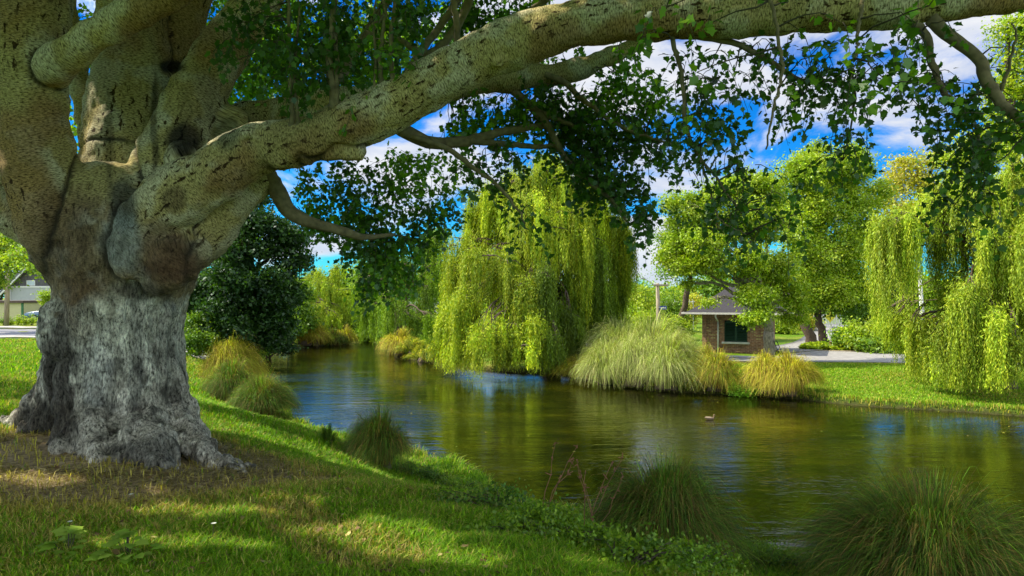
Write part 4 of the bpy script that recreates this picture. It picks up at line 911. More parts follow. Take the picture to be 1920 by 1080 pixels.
# ------------------------------------------------------------------ poles, signs, small street things
WOODP = simple('pole_wood', (.30, .25, .17), .9, .3, 6, .3, stretch=(4, 4, .4)); STEEL = simple('galvanised', (.45, .45, .44), .5, .1, 6, 0, .6); WHITE = simple('white_paint', (.62, .62, .6), .6, .06); BLUE = simple('sign_blue', (.02, .06, .28), .4, .05); YSIGN = simple('sign_yellow', (.65, .6, .03), .5, .05); BLACK = simple('black_metal', (.02, .02, .02), .5)

def utility_pole():
    b = P(1236, 660, 47); b[2] = h1(b[0], b[1]); top = P(1231, 531, 47)[2]
    r = empty('utility_pole', b, 'weathered wooden utility pole with crossarm behind the pale tussocks', 'pole')
    H_ = top - b[2]; m = MB(); m.rod((0, 0, -.2), (-.12, 0, H_), .17, 12, .12); m.build('pole', WOODP, r, smooth=True)
    m = MB(); m.box(-.42, .62, -.1, -.19, H_ - .2, H_ - .08); m.build('crossarm', WOODP, r)
    m = MB(); m.rod((-.2, -.1, H_ - .2), (-1.05, -.1, H_ + .32), .025); m.build('lamp_arm', STEEL, r)
    m = MB(); m.box(-1.3, -.98, -.18, -.02, H_ + .27, H_ + .37); m.build('lamp_head', STEEL, r, .02)
    for x in (-.34, .1, .5):
        m = MB(); m.rod((x, -.14, H_ - .08), (x, -.14, H_ + .05), .03); m.build('insulator', WHITE, r)
    s = empty('street_name_sign', P(1237, 577, 46.8), 'small blue street name sign fixed to the wooden utility pole', 'sign')
    m = MB(); m.box(0, .48, -.02, .02, -.13, .13); m.build('panel', BLUE, s); m = MB()
    for i in range(7): m.box(.05 + i * .055, .09 + i * .055, -.026, -.021, -.06, .03 if i % 3 else .06)
    m.build('lettering', WHITE, s)
    m = MB(); m.rod((-.06, 0, .02), (.02, 0, .02), .03); m.build('bracket', STEEL, s)
utility_pole()

def tv_antenna():
    b = P(1300, 600, 62); g = h1(b[0], b[1]); r = empty('aerial', (b[0], b[1], g), 'grey television aerial on a thin mast behind the kiosk', 'aerial')
    z = P(1300, 566, 62)[2] - g; m = MB(); m.rod((0, 0, 0), (0, 0, z + .15), .03); m.build('mast', STEEL, r); m = MB(); m.rod((-1.75, 0, z), (.15, 0, z), .03); m.build('boom', WHITE, r)
    for i in range(7): m = MB(); m.rod((-1.7 + i * .27, 0, z - .22), (-1.7 + i * .27, 0, z + .22), .018); m.build('rod', WHITE, r)
tv_antenna()

def pale_pole():
    b = P(1735, 640, 33.5); b[2] = h1(b[0], b[1]); t = P(1724, 508, 33.5); r = empty('lamp_post', b, 'leaning pale concrete post among the hanging willow strands', 'post')
    m = MB(); m.rod((0, 0, -.2), tuple(t - b), .13, 12, .075); m.build('post', simple('pale_concrete', (.62, .6, .58), .8, .15, 5, .2), r, smooth=True)
    m = MB(); m.rod(tuple(t - b), tuple(t - b + np.array([-.01, 0, .1])), .09, 12); m.build('cap', WHITE, r)
pale_pole()

def diamond_sign():
    b = P(1556, 625, 52); b[2] = h1(b[0], b[1]); z = P(1556, 594, 52)[2] - b[2]; r = empty('warning_sign', b, 'yellow diamond warning sign on a thin post beyond the side road', 'sign')
    m = MB(); m.rod((0, 0, 0), (0, 0, z + .6), .035); m.build('post', STEEL, r); m = MB(); s = .42; m.prism([(0, z - s), (s, z), (0, z + s), (-s, z)], -.06, -.04); m.build('panel', YSIGN, r)
    m = MB(); m.box(-.03, .03, -.066, -.061, z - .16, z + .14); m.box(-.12, .12, -.066, -.061, z + .0, z + .06); m.build('symbol', BLACK, r)
diamond_sign()

def rail_fence(name, x0, x1, py, d, label):
    a = P(x0, py, d); b = P(x1, py, d); g = h1(a[0], a[1]); r = empty(name, (a[0], a[1], g), label, 'fence'); L_ = b[0] - a[0]; z = a[2] - g
    m = MB(); m.box(0, L_, -.03, .03, z - .07, z + .03); m.box(0, L_, -.02, .02, z * .45, z * .45 + .07); m.build('rail', WHITE, r)
    n = max(2, int(L_ / 1.6))
    for i in range(n + 1):
        m = MB(); x = L_ * i / n; m.box(x - .05, x + .05, .031, .12, 0, z + .06); m.build('post', WHITE, r)
rail_fence('rail_fence', 1562, 1618, 614, 46, 'low white rail fence behind the yellow-green shrubs')
def picket_fence():
    a = P(1480, 606, 66); g = h1(a[0], a[1]); r = empty('picket_fence', (a[0], a[1], g), 'distant pale picket fence seen between the two leaning trunks', 'fence')
    m = MB(); m.box(0, 5, 0, .05, .3, .4); m.box(0, 5, 0, .05, .95, 1.05); m.build('rail', WHITE, r); m = MB()
    for i in range(33): m.box(i * .155, i * .155 + .09, -.03, -.003, .05, 1.3)
    m.build('pickets', WHITE, r)
picket_fence()
def bollard():
    b = G(1557, 656); r = empty('bollard', b, 'short rusty brown bollard at the edge of the ground cover', 'bollard'); RU = simple('rusty', (.32, .16, .09), .85, .2)
    m = MB(); m.rod((0, 0, -.05), (0, 0, .42), .10, 12, .085); m.build('post', RU, r, smooth=True); m = MB(); m.rod((0, 0, .42), (0, 0, .5), .09, 12, .04); m.build('cap', RU, r, smooth=True)
bollard()
def stake_frame():
    b = P(1462, 684, 32.3); b[2] = h1(b[0], b[1]); r = empty('step_ladder', b, 'thin dark ladder leaning beside the trunk of the light green tree', 'ladder')
    for s in (0, 1):
        m = MB(); m.rod((-.28 + s * .14, 0, 1.1), (.18 + s * .2, .1, 0), .018); m.build('rail', BLACK, r)
    for i in range(6):
        f = i / 5.5; m = MB(); m.rod((-.28 + .46 * f, .1 * f, 1.1 - 1.1 * f), (-.14 + .52 * f, .1 * f, 1.1 - 1.1 * f), .014); m.build('rung', BLACK, r)
    lg = empty('fallen_log', P(1478, 689, 31.6) * [1, 1, 0] + [0, 0, h1(12.8, 31.6)], 'short grey log lying on the grass by the light green tree', 'log')
    t = Tubes(); t.add([(-.5, 0, .07), (-.1, .02, .1), (.4, -.02, .09), (.75, 0, .12)], [.09, .1, .08, .06], 10, wob=.08); link('wood', t.mesh('wood'), BARKG, lg, world=False)
stake_frame()

# ------------------------------------------------------------------ left: house, garage, wall, car
def house():
    d = 76; g = 1.55; xl = P(20, 0, d)[0]; xr = xl + 11.5; ez = P(0, 538, d)[2] - g; ap = ez + 5.8
    r = empty('gabled_house', (xl, d, g), 'grey two-tone gabled house with dark boarded gable across the road', 'house'); W = xr - xl
    RN = simple('render_grey', (.36, .375, .39), .9, .06, 3); DB = simple('gable_boards', (.10, .095, .10), .7, .2, 4)
    m = MB(); m.box(0, W, 0, 9, 0, ez); m.build('wall', RN, r)
    m = MB(); mid = W / 2; m.prism([(.1, ez + .001), (W - .1, ez + .001), (mid, ap - .1)], .05, 8.9); m.build('gable', DB, r)
    m = MB()
    for i in range(1, 38):
        x = i * W / 38; top = ez + (ap - ez) * (1 - abs(x - mid) / mid); 
        if top - ez > .35: m.box(x - .03, x + .03, .01, .052, ez + .12, top - .2)
    m.build('battens', DB, r)
    m = MB(); m.box(-.1, W + .1, -.06, .04, ez - .08, ez + .1); m.build('trim_band', WHITE, r)
    RF = simple('house_roof', (.12, .12, .14), .8, .2, 5)
    for s in (-1, 1):
        x = 0 if s < 0 else W; ex = x + s * .7; ez2 = ez - .7 * (ap - ez) / mid
        m = MB(); m.prism([(ex, ez2), (mid, ap), (mid, ap + .22), (ex, ez2 + .22)] if s < 0 else [(mid, ap), (ex, ez2), (ex, ez2 + .22), (mid, ap + .22)], -.7, 9.6); m.build('roof_slope', RF, r)
        m = MB(); m.prism([(ex, ez2 - .25), (mid, ap - .25), (mid, ap - .02), (ex, ez2 - .02)] if s < 0 else [(mid, ap - .25), (ex, ez2 - .25), (ex, ez2 - .02), (mid, ap - .02)], -.68, -.6); m.build('barge_board', WHITE, r)
    wx = P(50, 0, d)[0] - xl; fo = empty('window', (wx, 0, ez + .15)); fo.parent = r
    m = MB(); m.box(0, .95, -.03, .1, 0, .08); m.box(0, .95, -.03, .1, .5, .58); m.box(0, .07, -.03, .1, .08, .5); m.box(.88, .95, -.03, .1, .08, .5); m.build('frame', WHITE, fo)
    m = MB(); m.box(.07, .88, 0, .04, .08, .5); m.build('pane', simple('house_glass', (.45, .5, .56), .15, .05, spec=.8), fo)
    m = MB(); m.box(-.45, .0, -.25, .35, ez - 3, ez + .05); m.build('corner_pier', WHITE, r)
    # garage in front
    d2 = 60; g2 = 1.6; x0 = P(-120, 0, d2)[0]; x1 = P(43, 0, d2)[0]; z1 = P(0, 568, d2)[2] - g2
    q = empty('garage', (x0, d2, g2), 'low cream garage with brown roof edge across the road', 'garage')
    m = MB(); m.box(0, x1 - x0, 0, 6, 0, z1); m.build('wall', simple('cream_wall', (.46, .44, .24), .85, .05), q); m = MB(); m.box(-.2, x1 - x0 + .12, -.2, 6.1, z1 + .002, z1 + .2); m.build('roof', simple('brown_fascia', (.09, .06, .045), .7), q)
    m = MB(); m.box(x1 - x0 - .12, x1 - x0 + .03, -.05, .05, 0, z1 - .003); m.build('corner_post', simple('green_post', (.03, .13, .05), .6), q)
    f = empty('board_fence', (x1 + .2, 66, 1.6), 'dark close-boarded fence behind the parked blue car', 'fence'); z2 = P(0, 574, 66)[2] - 1.6
    m = MB()
    for i in range(60): m.box(i * .15, i * .15 + .14, 0, .03, 0, z2 - .06 * (i % 2))
    m.build('boards', simple('fence_dark', (.02, .017, .015), .85), f); m = MB(); m.box(0, 9, -.04, 0, z2 * .75, z2 * .75 + .09); m.build('rail', simple('fence_dark2', (.03, .025, .02), .85), f)
house()

def car():
    d = 55; g = 1.72; x0 = P(44, 0, d)[0]
    r = empty('parked_car', (x0, d, g), 'dark blue saloon car parked in front of the dark board fence', 'car')
    PA = simple('car_blue', (.02, .07, .14), .25, .05, 3, spec=.7); GL = simple('car_glass', (.03, .05, .06), .08, .05, spec=.9)
    L_ = 4.4; w = 1.72
    prof = [(0.03, .35), (0, .6), (.06, .74), (.4, .84), (1.25, .93), (1.5, .96), (3.6, .98), (4.2, .95), (4.38, .85), (4.4, .45), (4.3, .28), (.2, .25)]
    m = MB(); n = len(prof); V = []
    for yy, s in ((0, .93), (.12, 1), (w - .12, 1), (w, .93)): V += [(L_ / 2 + (x - L_ / 2) * (1 if s == 1 else .985), yy, .25 + (z - .25) * (s if z > .8 else 1)) for x, z in prof]
    F_ = [tuple(range(n - 1, -1, -1)), tuple(range(3 * n, 4 * n))] + [(k * n + i, k * n + (i + 1) % n, (k + 1) * n + (i + 1) % n, (k + 1) * n + i) for k in range(3) for i in range(n)]
    m.face_block(V, F_); m.build('body', PA, r, .02, True)
    cab = [(1.3, .93), (1.95, 1.34), (2.3, 1.4), (3.1, 1.4), (3.4, 1.34), (3.95, .95)]; k = len(cab); V = [(x, .1 + (.0 if z < 1 else .16), z) for x, z in cab] + [(x, w - .1 - (.0 if z < 1 else .16), z) for x, z in cab]
    m = MB(); m.face_block(V, [tuple(range(k)), tuple(range(2 * k - 1, k - 1, -1))] + [(i, k + i, k + (i + 1) % k, (i + 1) % k) for i in range(k)]); m.build('cabin_glass', GL, r)
    m = MB(); V = [(1.9, .24, 1.335), (2.3, .24, 1.405), (3.1, .24, 1.405), (3.42, .24, 1.345)]; V += [(x, w - y, z) for x, y, z in V]; V += [(x, y, z + .035) for x, y, z in V]
    m.face_block(V, [(0, 1, 5, 4), (1, 2, 6, 5), (2, 3, 7, 6), (8, 12, 13, 9), (9, 13, 14, 10), (10, 14, 15, 11), (0, 8, 9, 1), (1, 9, 10, 2), (2, 10, 11, 3), (4, 5, 13, 12), (5, 6, 14, 13), (6, 7, 15, 14), (0, 4, 12, 8), (3, 11, 15, 7)]); m.build('roof', PA, r)
    m = MB()
    for xa, xb in (((1.3, .95), (1.95, 1.36)), ((2.62, .96), (2.62, 1.41)), ((3.95, .96), (3.4, 1.36))):
        for y in (.1, w - .1):
            yi = y + (.16 if y < 1 else -.16); m = MB(); m.rod((xa[0], y, xa[1]), (xb[0], yi, xb[1]), .035, 6); m.build('pillar', PA, r)
    for x in (.85, 3.5):
        for y in (-.01, w - .19):
            wh = empty('wheel', (x, y, .31)); wh.parent = r
            m = MB(); m.rod((0, 0, 0), (0, .2, 0), .31, 20); m.build('tyre', BLACK, wh, smooth=False); m = MB(); m.rod((0, -.012, 0), (0, .212, 0), .19, 14); m.build('rim', STEEL, wh)
    for y in (.2, w - .5): m = MB(); m.box(-.02, .1, y, y + .3, .58, .7); m.build('headlight', WHITE, r, .01)
    m = MB(); m.box(-.06, .12, .02, w - .02, .33, .48); m.build('bumper', simple('bumper', (.12, .12, .13), .5), r, .02)
car()

def left_pole():
    b = P(12, 592, 50); b[2] = h1(b[0], b[1]); r = empty('utility_pole', b, 'tall grey wooden pole in front of the cream garage', 'pole')
    m = MB(); m.rod((0, 0, -.2), (.2, 0, 8.5), .17, 12, .12); m.build('pole', WOODP, r, smooth=True); m = MB(); m.box(-1, 1.3, -.12, -.22, 7.9, 8.03); m.build('crossarm', WOODP, r)
left_pole()

def far_building():
    d = 88; a = P(745, 612, d); g = h1(a[0], a[1]); r = empty('white_house', (a[0], a[1], g), 'small white house glimpsed between the far willows', 'house')
    m = MB(); m.box(0, 5, 0, 5, 0, 2.4); m.build('wall', WHITE, r); m = MB(); m.prism([(-.4, 2.401), (5.4, 2.401), (2.5, 4)], -.4, 5.4); m.build('roof', simple('grey_roof', (.25, .26, .28), .8), r)
    for x in (.7, 2.7): m = MB(); m.box(x, x + 1.2, -.03, .03, .9, 1.9); m.build('window', GLASSD, r)
GLASSD = simple('dark_glass', (.06, .08, .1), .15, .1, spec=.8)
far_building()

def duck():
    b = P(1331, 787, HC * F / (787 - HZ)); b[2] = 0; s = 1.0
    r = empty('duck', (b[0], b[1], 0), 'small brown mallard hen swimming to the right on the river', 'duck'); r.scale = (.55, .55, .55)
    rows = [(-.30, 0, .13, .012), (-.22, 0, .10, .045), (-.10, 0, .07, .10), (.03, 0, .06, .115), (.13, 0, .07, .09), (.19, 0, .11, .055), (.215, 0, .17, .036), (.225, 0, .225, .038), (.235, 0, .255, .047), (.25, 0, .265, .042), (.275, 0, .258, .026)]
    sp_ = spline(rows, 36); t = Tubes(); t.add(sp_[:, :3], sp_[:, 3], 16); o = link('body', t.mesh('body'), simple('duck_brown', (.17, .115, .06), .8, .5, 40), r, world=False)
    t = Tubes(); t.add([(.268, 0, .255), (.30, 0, .248), (.335, 0, .24)], [.02, .016, .010], 8); link('bill', t.mesh('bill'), simple('bill', (.35, .2, .05), .5), r, world=False)
    for s_ in (-1, 1):
        t = Tubes(); t.add(spline([(-.26, s_ * .03, .15, .01), (-.12, s_ * .075, .12, .05), (.04, s_ * .085, .11, .055), (.11, s_ * .075, .10, .02)], 12)[:, :3], [.01, .025, .035, .045, .05, .052, .052, .052, .048, .04, .03, .015], 10)
        link('wing', t.mesh('wing'), simple('duck_wing', (.26, .2, .13), .8, .5, 50), r, world=False)
duck()

# ------------------------------------------------------------------ trees and bushes
YG = [(.31, .41, .010), (.43, .47, .014), (.19, .31, .010)]; WG = [(.27, .38, .012), (.19, .30, .010), (.37, .42, .016)]; WD = [(.16, .28, .006), (.23, .35, .008), (.11, .21, .006)]
MG = [(.13, .25, .010), (.20, .31, .010), (.09, .18, .010)]; DG = [(.022, .06, .008), (.04, .10, .010), (.015, .045, .008)]; LG = [(.28, .40, .012), (.21, .33, .010), (.36, .43, .016)]; OG = [(.46, .42, .03), (.42, .44, .02), (.36, .30, .04)]

# the great willow on the far bank
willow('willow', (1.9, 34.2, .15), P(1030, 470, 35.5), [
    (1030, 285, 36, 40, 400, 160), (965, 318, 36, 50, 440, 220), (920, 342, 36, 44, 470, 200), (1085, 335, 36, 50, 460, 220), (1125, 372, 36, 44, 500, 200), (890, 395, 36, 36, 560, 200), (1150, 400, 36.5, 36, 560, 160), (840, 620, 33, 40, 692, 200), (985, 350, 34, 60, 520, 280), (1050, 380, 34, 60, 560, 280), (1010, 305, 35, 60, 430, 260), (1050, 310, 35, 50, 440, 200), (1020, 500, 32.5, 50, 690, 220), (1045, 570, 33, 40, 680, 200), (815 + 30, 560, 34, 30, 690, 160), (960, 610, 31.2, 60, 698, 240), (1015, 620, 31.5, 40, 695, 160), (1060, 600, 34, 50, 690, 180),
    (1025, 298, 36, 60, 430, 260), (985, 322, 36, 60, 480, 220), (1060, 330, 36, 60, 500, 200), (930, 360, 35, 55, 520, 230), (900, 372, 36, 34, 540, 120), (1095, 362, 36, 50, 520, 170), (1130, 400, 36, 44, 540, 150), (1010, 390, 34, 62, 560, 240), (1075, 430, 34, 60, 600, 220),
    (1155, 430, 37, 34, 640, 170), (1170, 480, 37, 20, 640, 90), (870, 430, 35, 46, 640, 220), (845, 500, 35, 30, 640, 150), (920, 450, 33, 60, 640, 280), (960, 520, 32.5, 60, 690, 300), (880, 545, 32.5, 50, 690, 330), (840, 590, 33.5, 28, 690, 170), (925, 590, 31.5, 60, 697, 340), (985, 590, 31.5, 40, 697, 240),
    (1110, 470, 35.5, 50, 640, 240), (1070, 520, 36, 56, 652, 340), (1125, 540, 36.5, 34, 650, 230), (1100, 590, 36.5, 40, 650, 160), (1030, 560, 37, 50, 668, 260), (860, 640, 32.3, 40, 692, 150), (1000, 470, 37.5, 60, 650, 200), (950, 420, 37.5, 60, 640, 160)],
    YG, 'great weeping willow with golden crown hanging over the far bank of the river', None, .4, .08, .16, 2.1, .12, shadecols=[(.13, .22, .006), (.19, .28, .008), (.10, .17, .006)])

# right-hand willow
willow('willow', P(1892, 738, 24.5) * [1, 1, 0] + [0, 0, .5], P(1860, 470, 25.5), [
    (1690, 390, 25, 44, 560, 170), (1660, 430, 25, 26, 600, 110), (1735, 360, 26, 48, 480, 150), (1790, 330, 26, 50, 470, 150), (1850, 320, 25, 60, 520, 170), (1910, 290, 24, 60, 620, 200), (1960, 260, 24, 60, 650, 200), (1700, 450, 26, 22, 560, 70), (1690, 575, 28, 46, 690, 190), (1665, 585, 28, 20, 640, 60),
    (1750, 590, 27, 34, 700, 150), (1790, 530, 25.5, 24, 690, 110), (1720, 600, 26, 26, 710, 60), (1880, 420, 24, 50, 700, 220), (1930, 420, 23, 50, 640, 170), (1820, 540, 23.5, 44, 756, 240), (1790, 600, 23.5, 34, 745, 130), (1855, 580, 23, 40, 750, 220), (1755, 640, 24.5, 28, 738, 70), (1770, 400, 26, 44, 560, 130), (1840, 430, 26, 50, 600, 160), (1900, 640, 22.5, 30, 735, 110), (1900, 540, 24, 30, 640, 110), (1870, 360, 26, 50, 480, 120), (1800, 420, 27, 26, 500, 40)],
    WG, 'weeping willow at the edge of the picture trailing strands over the right bank lawn', None, .22, .08, .14, 3.6, .62)

WC = 'willows upstream at the bend'
willow('willow', P(575, 630, 62) * [1, 1, 0] + [0, 0, 1.0], P(590, 570, 62), [(560, 535, 60, 30, 620, 120), (590, 500, 62, 34, 600, 150), (610, 520, 60, 30, 620, 130), (640, 490, 63, 30, 590, 130), (655, 540, 60, 30, 630, 130), (600, 560, 59, 36, 625, 130), (625, 580, 58, 24, 620, 80), (560, 590, 58, 20, 630, 50)],
       WG, 'smaller bright green willow behind the dark broadleaf tree upstream', WC, .4, .13, .24, 1.7, .5)
willow('willow', P(742, 650, 50) * [1, 1, 0] + [0, 0, .4], P(745, 560, 50), [(700, 560, 50, 30, 650, 130), (735, 548, 48, 34, 655, 120), (690, 520, 54, 40, 640, 160), (760, 470, 51, 40, 600, 150), (800, 440, 52, 34, 560, 140), (790, 520, 50, 36, 640, 170), (820, 480, 51, 30, 560, 90), (775, 590, 48, 22, 660, 70), (720, 480, 54, 36, 600, 100), (810, 590, 47, 24, 670, 90)],
       WD, 'mid green willow overhanging the far bend left of the great willow', WC, .4, .11, .2, 1.7, .25)

# light green broadleaf tree beside the kiosk
tree('broadleaf_tree', P(1441, 690, 32.6) * [1, 1, 0] + [0, 0, .55], [PC(*a) for a in [
    (1300, 400, 33, 44, 38), (1345, 365, 34, 46, 32), (1400, 345, 35, 40, 30), (1440, 370, 35, 40, 36), (1275, 450, 33, 30, 30), (1320, 460, 32, 38, 32), (1385, 410, 33, 40, 36), (1280, 502, 32.5, 26, 14), (1345, 492, 32, 32, 20), (1405, 480, 32, 38, 34), (1402, 556, 31.5, 14, 12), (1420, 555, 31.5, 34, 24), (1440, 420, 33.5, 38, 40),
    (1460, 500, 33, 38, 34), (1325, 566, 31.5, 9, 4), (1480, 555, 33, 32, 26), (1425, 592, 31, 26, 11), (1405, 600, 31.2, 14, 7), (1488, 597, 33.5, 24, 12), (1330, 430, 34, 26, 22), (1255, 480, 33, 16, 20), (1290, 532, 33, 10, 7), (1375, 350, 34, 20, 14)]],
    95000, .115, LG, 'bright light green tree with pale grey trunk standing beside the kiosk', r0=.33, fork=P(1442, 622, 32.6), bark=BARKG, twig_s=.2, per_twig=26, shell=.45, limbs_r=.42)
tree('broadleaf_tree', P(1528, 640, 45) * [1, 1, 0] + [0, 0, .6], [PC(*a) for a in [
    (1500, 330, 45, 50, 44), (1550, 320, 46, 54, 44), (1600, 310, 46, 40, 40), (1630, 420, 46, 30, 40), (1480, 400, 45, 50, 46), (1550, 400, 45, 56, 50), (1600, 380, 45, 36, 36), (1520, 480, 44, 60, 46), (1590, 470, 45, 44, 50), (1500, 545, 44, 40, 30), (1560, 545, 44, 50, 34), (1610, 540, 46, 30, 30), (1440, 350, 46, 34, 30), (1640, 360, 47, 26, 18), (1530, 280, 46, 20, 16), (1595, 284, 46, 18, 14)]],
    95000, .15, LG, 'tall light green tree leaning over the side road behind the grey-trunked one', r0=.36, fork=P(1500, 585, 45), twig_s=.28, per_twig=26, shell=.45)
tree('broadleaf_tree', P(1549, 638, 47) * [1, 1, 0] + [0, 0, .6], [PC(*a) for a in [(1560, 500, 48, 40, 34), (1600, 440, 48, 34, 40), (1520, 560, 47, 36, 22), (1580, 570, 47, 40, 22)]],
    12000, .2, MG, 'second leaning dark trunk with mid green crown beside the side road', r0=.3, fork=P(1532, 588, 47), twig_s=.45, per_twig=20)
tree('broadleaf_tree', P(1268, 640, 52) * [1, 1, 0] + [0, 0, .6], [PC(*a) for a in [(1260, 455, 50, 34, 22), (1285, 480, 50, 36, 26), (1262, 505, 50, 24, 16), (1300, 440, 51, 34, 20), (1310, 500, 50, 30, 20)]],
    12000, .17, MG, 'darker green tree showing left of the bright light green one', r0=.28, fork=P(1290, 540, 51), twig_s=.4, per_twig=20)
tree('broadleaf_tree', P(1700, 640, 58) * [1, 1, 0] + [0, 0, .6], [PC(*a) for a in [(1680, 340, 58, 34, 34), (1715, 310, 58, 30, 30), (1740, 350, 58, 34, 30), (1660, 380, 57, 24, 20), (1700, 395, 57, 44, 20), (1760, 290, 58, 20, 20), (1660, 440, 56, 30, 30)]],
    13000, .2, OG, 'thin-crowned tree tinged orange behind the right-hand willow', r0=.3, twig_s=.5, per_twig=16, shell=.45)
tree('poplar_tree', P(1905, 640, 50) * [1, 1, 0] + [0, 0, .6], [PC(*a) for a in [(1890, 60, 50, 22, 22), (1905, 110, 50, 30, 30), (1880, 160, 50, 20, 20), (1925, 60, 50, 30, 40), (1930, 170, 50, 50, 50), (1900, 240, 50, 60, 40), (1800, 300, 50, 40, 30), (1850, 290, 50, 50, 36)]],
    22000, .2, YG, 'very tall yellow-green tree rising behind the right-hand willow', r0=.5, twig_s=.5, per_twig=18, shell=.45)
tree('evergreen_tree', P(1625, 640, 60) * [1, 1, 0] + [0, 0, .6], [PC(*a) for a in [(1620, 560, 60, 34, 34), (1650, 540, 60, 34, 44), (1625, 590, 60, 30, 20)]], 12000, .22, DG, 'dark evergreen tree between the light tree and the willow', r0=.3, twig_s=.45)
tree('evergreen_tree', P(1860, 660, 40) * [1, 1, 0] + [0, 0, .6], [PC(*a) for a in [(1850, 600, 40, 40, 40), (1900, 580, 40, 40, 50), (1830, 640, 38, 26, 22), (1940, 620, 38, 40, 40)]], 16000, .18, DG, 'dark bushy evergreen tree beyond the road under the right-hand willow', r0=.25, twig_s=.4)

# left bank: dark broadleaf tree with the bushes at its foot
tree('broadleaf_tree', P(440, 668, 27) * [1, 1, 0] + [0, 0, 1.2], [PC(*a) for a in [
    (440, 400, 27, 50, 34), (490, 420, 27, 44, 34), (400, 460, 26.5, 40, 34), (450, 470, 26, 56, 40), (515, 460, 27, 40, 34), (535, 500, 27, 30, 30), (400, 530, 26, 44, 36), (460, 540, 25.5, 60, 40), (520, 555, 26, 36, 34), (430, 600, 25.5, 60, 36), (500, 600, 26, 44, 30), (380, 390, 27, 36, 30), (370, 580, 26, 30, 40), (480, 370, 28, 30, 20), (560, 440, 28, 14, 12), (572, 485, 28, 12, 12), (545, 550, 27, 20, 20), (520, 615, 26.5, 30, 22), (470, 635, 26, 40, 20), (415, 640, 25.5, 30, 20)]],
    66000, .13, DG + [(.06, .13, .012), (.03, .08, .01)], 'dense dark green broadleaf tree on the near bank behind the golden tussocks', r0=.3, fork=P(450, 590, 27), twig_s=.2, per_twig=30, shell=.4)
def gb0(px, d): p = P(px, 0, d); p[2] = h1(p[0], p[1]); return p
bush(G(372, 668), [PC(375, 610, 25, 30, 28), PC(395, 640, 24.5, 26, 20), PC(362, 640, 24, 20, 24)], 9000, .09, MG, 'bright green leafy bush below the dark tree next to the big trunk', group='bushes on the near bank')
bush(gb0(500, 42), [PC(512, 634, 42, 30, 24), PC(538, 650, 42, 16, 12), PC(482, 640, 41, 30, 24), PC(520, 655, 42, 20, 9)], 12000, .13, DG, 'dark rounded bush leaning over the water below the dark tree', group='bushes on the near bank')
bush(G(452, 672), [PC(450, 655, 26.5, 26, 14), PC(475, 664, 26.2, 18, 9), PC(425, 645, 26.5, 18, 12)], 6000, .08, MG, 'low green bush at the water edge between the dark tree and golden tussock', group='bushes on the near bank')

# upstream banks
def gb(px, py, d, z=None):
    p = P(px, py, d); p[2] = h1(p[0], p[1]); return p
for px, py, d, rx, ry, cols, lab in [(585, 625, 60, 26, 20, DG, 'dark bush under the smaller willow upstream'), (660, 612, 62, 40, 26, DG, 'wide dark bush at the head of the river bend'), (705, 610, 60, 36, 26, DG, 'dark bush on the far side of the river bend'), (690, 628, 58, 26, 12, MG, 'low green bush right at the far end of the water'),
                                     (640, 560, 72, 40, 40, MG, 'tall rounded bush behind the bend'), (830, 600, 56, 50, 44, DG, 'dark shrub mass behind the great willow on its left'), (770, 600, 70, 40, 40, MG, 'green shrub in front of the small white house'), (720, 560, 78, 44, 50, MG, 'round green shrub far behind the bend'), (1060, 600, 60, 70, 40, DG, 'dark shrub seen through the great willow')]:
    b = gb(px, 0, d); c = P(px, py, d); k = d / F
    if c[2] - ry * k * .7 > b[2]: c[2] = b[2] + ry * k * .7
    bush(b, [(c, (rx * k, rx * k, ry * k)), (c + [rx * k * .5, -.3, -ry * k * .25], (rx * k * .6, rx * k * .6, ry * k * .6)), (c + [-rx * k * .5, -.3, -ry * k * .2], (rx * k * .6, rx * k * .6, ry * k * .6))], 6500, .2, cols, lab, group='bushes around the river bend', twig_s=.3)

for px_, d_, cl_, lab_ in [(545, 52, [(540, 545, 52, 30, 40), (560, 590, 51, 34, 34), (525, 600, 50, 30, 30)], 'mid green tree joining the dark tree to the smaller willow'), (690, 74, [(680, 520, 74, 30, 34), (710, 500, 74, 30, 34), (700, 560, 72, 40, 40)], 'tall mid green tree behind the head of the bend'), (830, 58, [(815, 470, 58, 30, 36), (840, 520, 57, 34, 40), (810, 540, 57, 30, 40)], 'mid green tree close behind the left side of the great willow')]:
    b = gb(px_, 0, d_); tree('broadleaf_tree', b, [PC(*a) for a in cl_], 14000, .2, MG, lab_, r0=.25, twig_s=.32, per_twig=20, shell=.45)
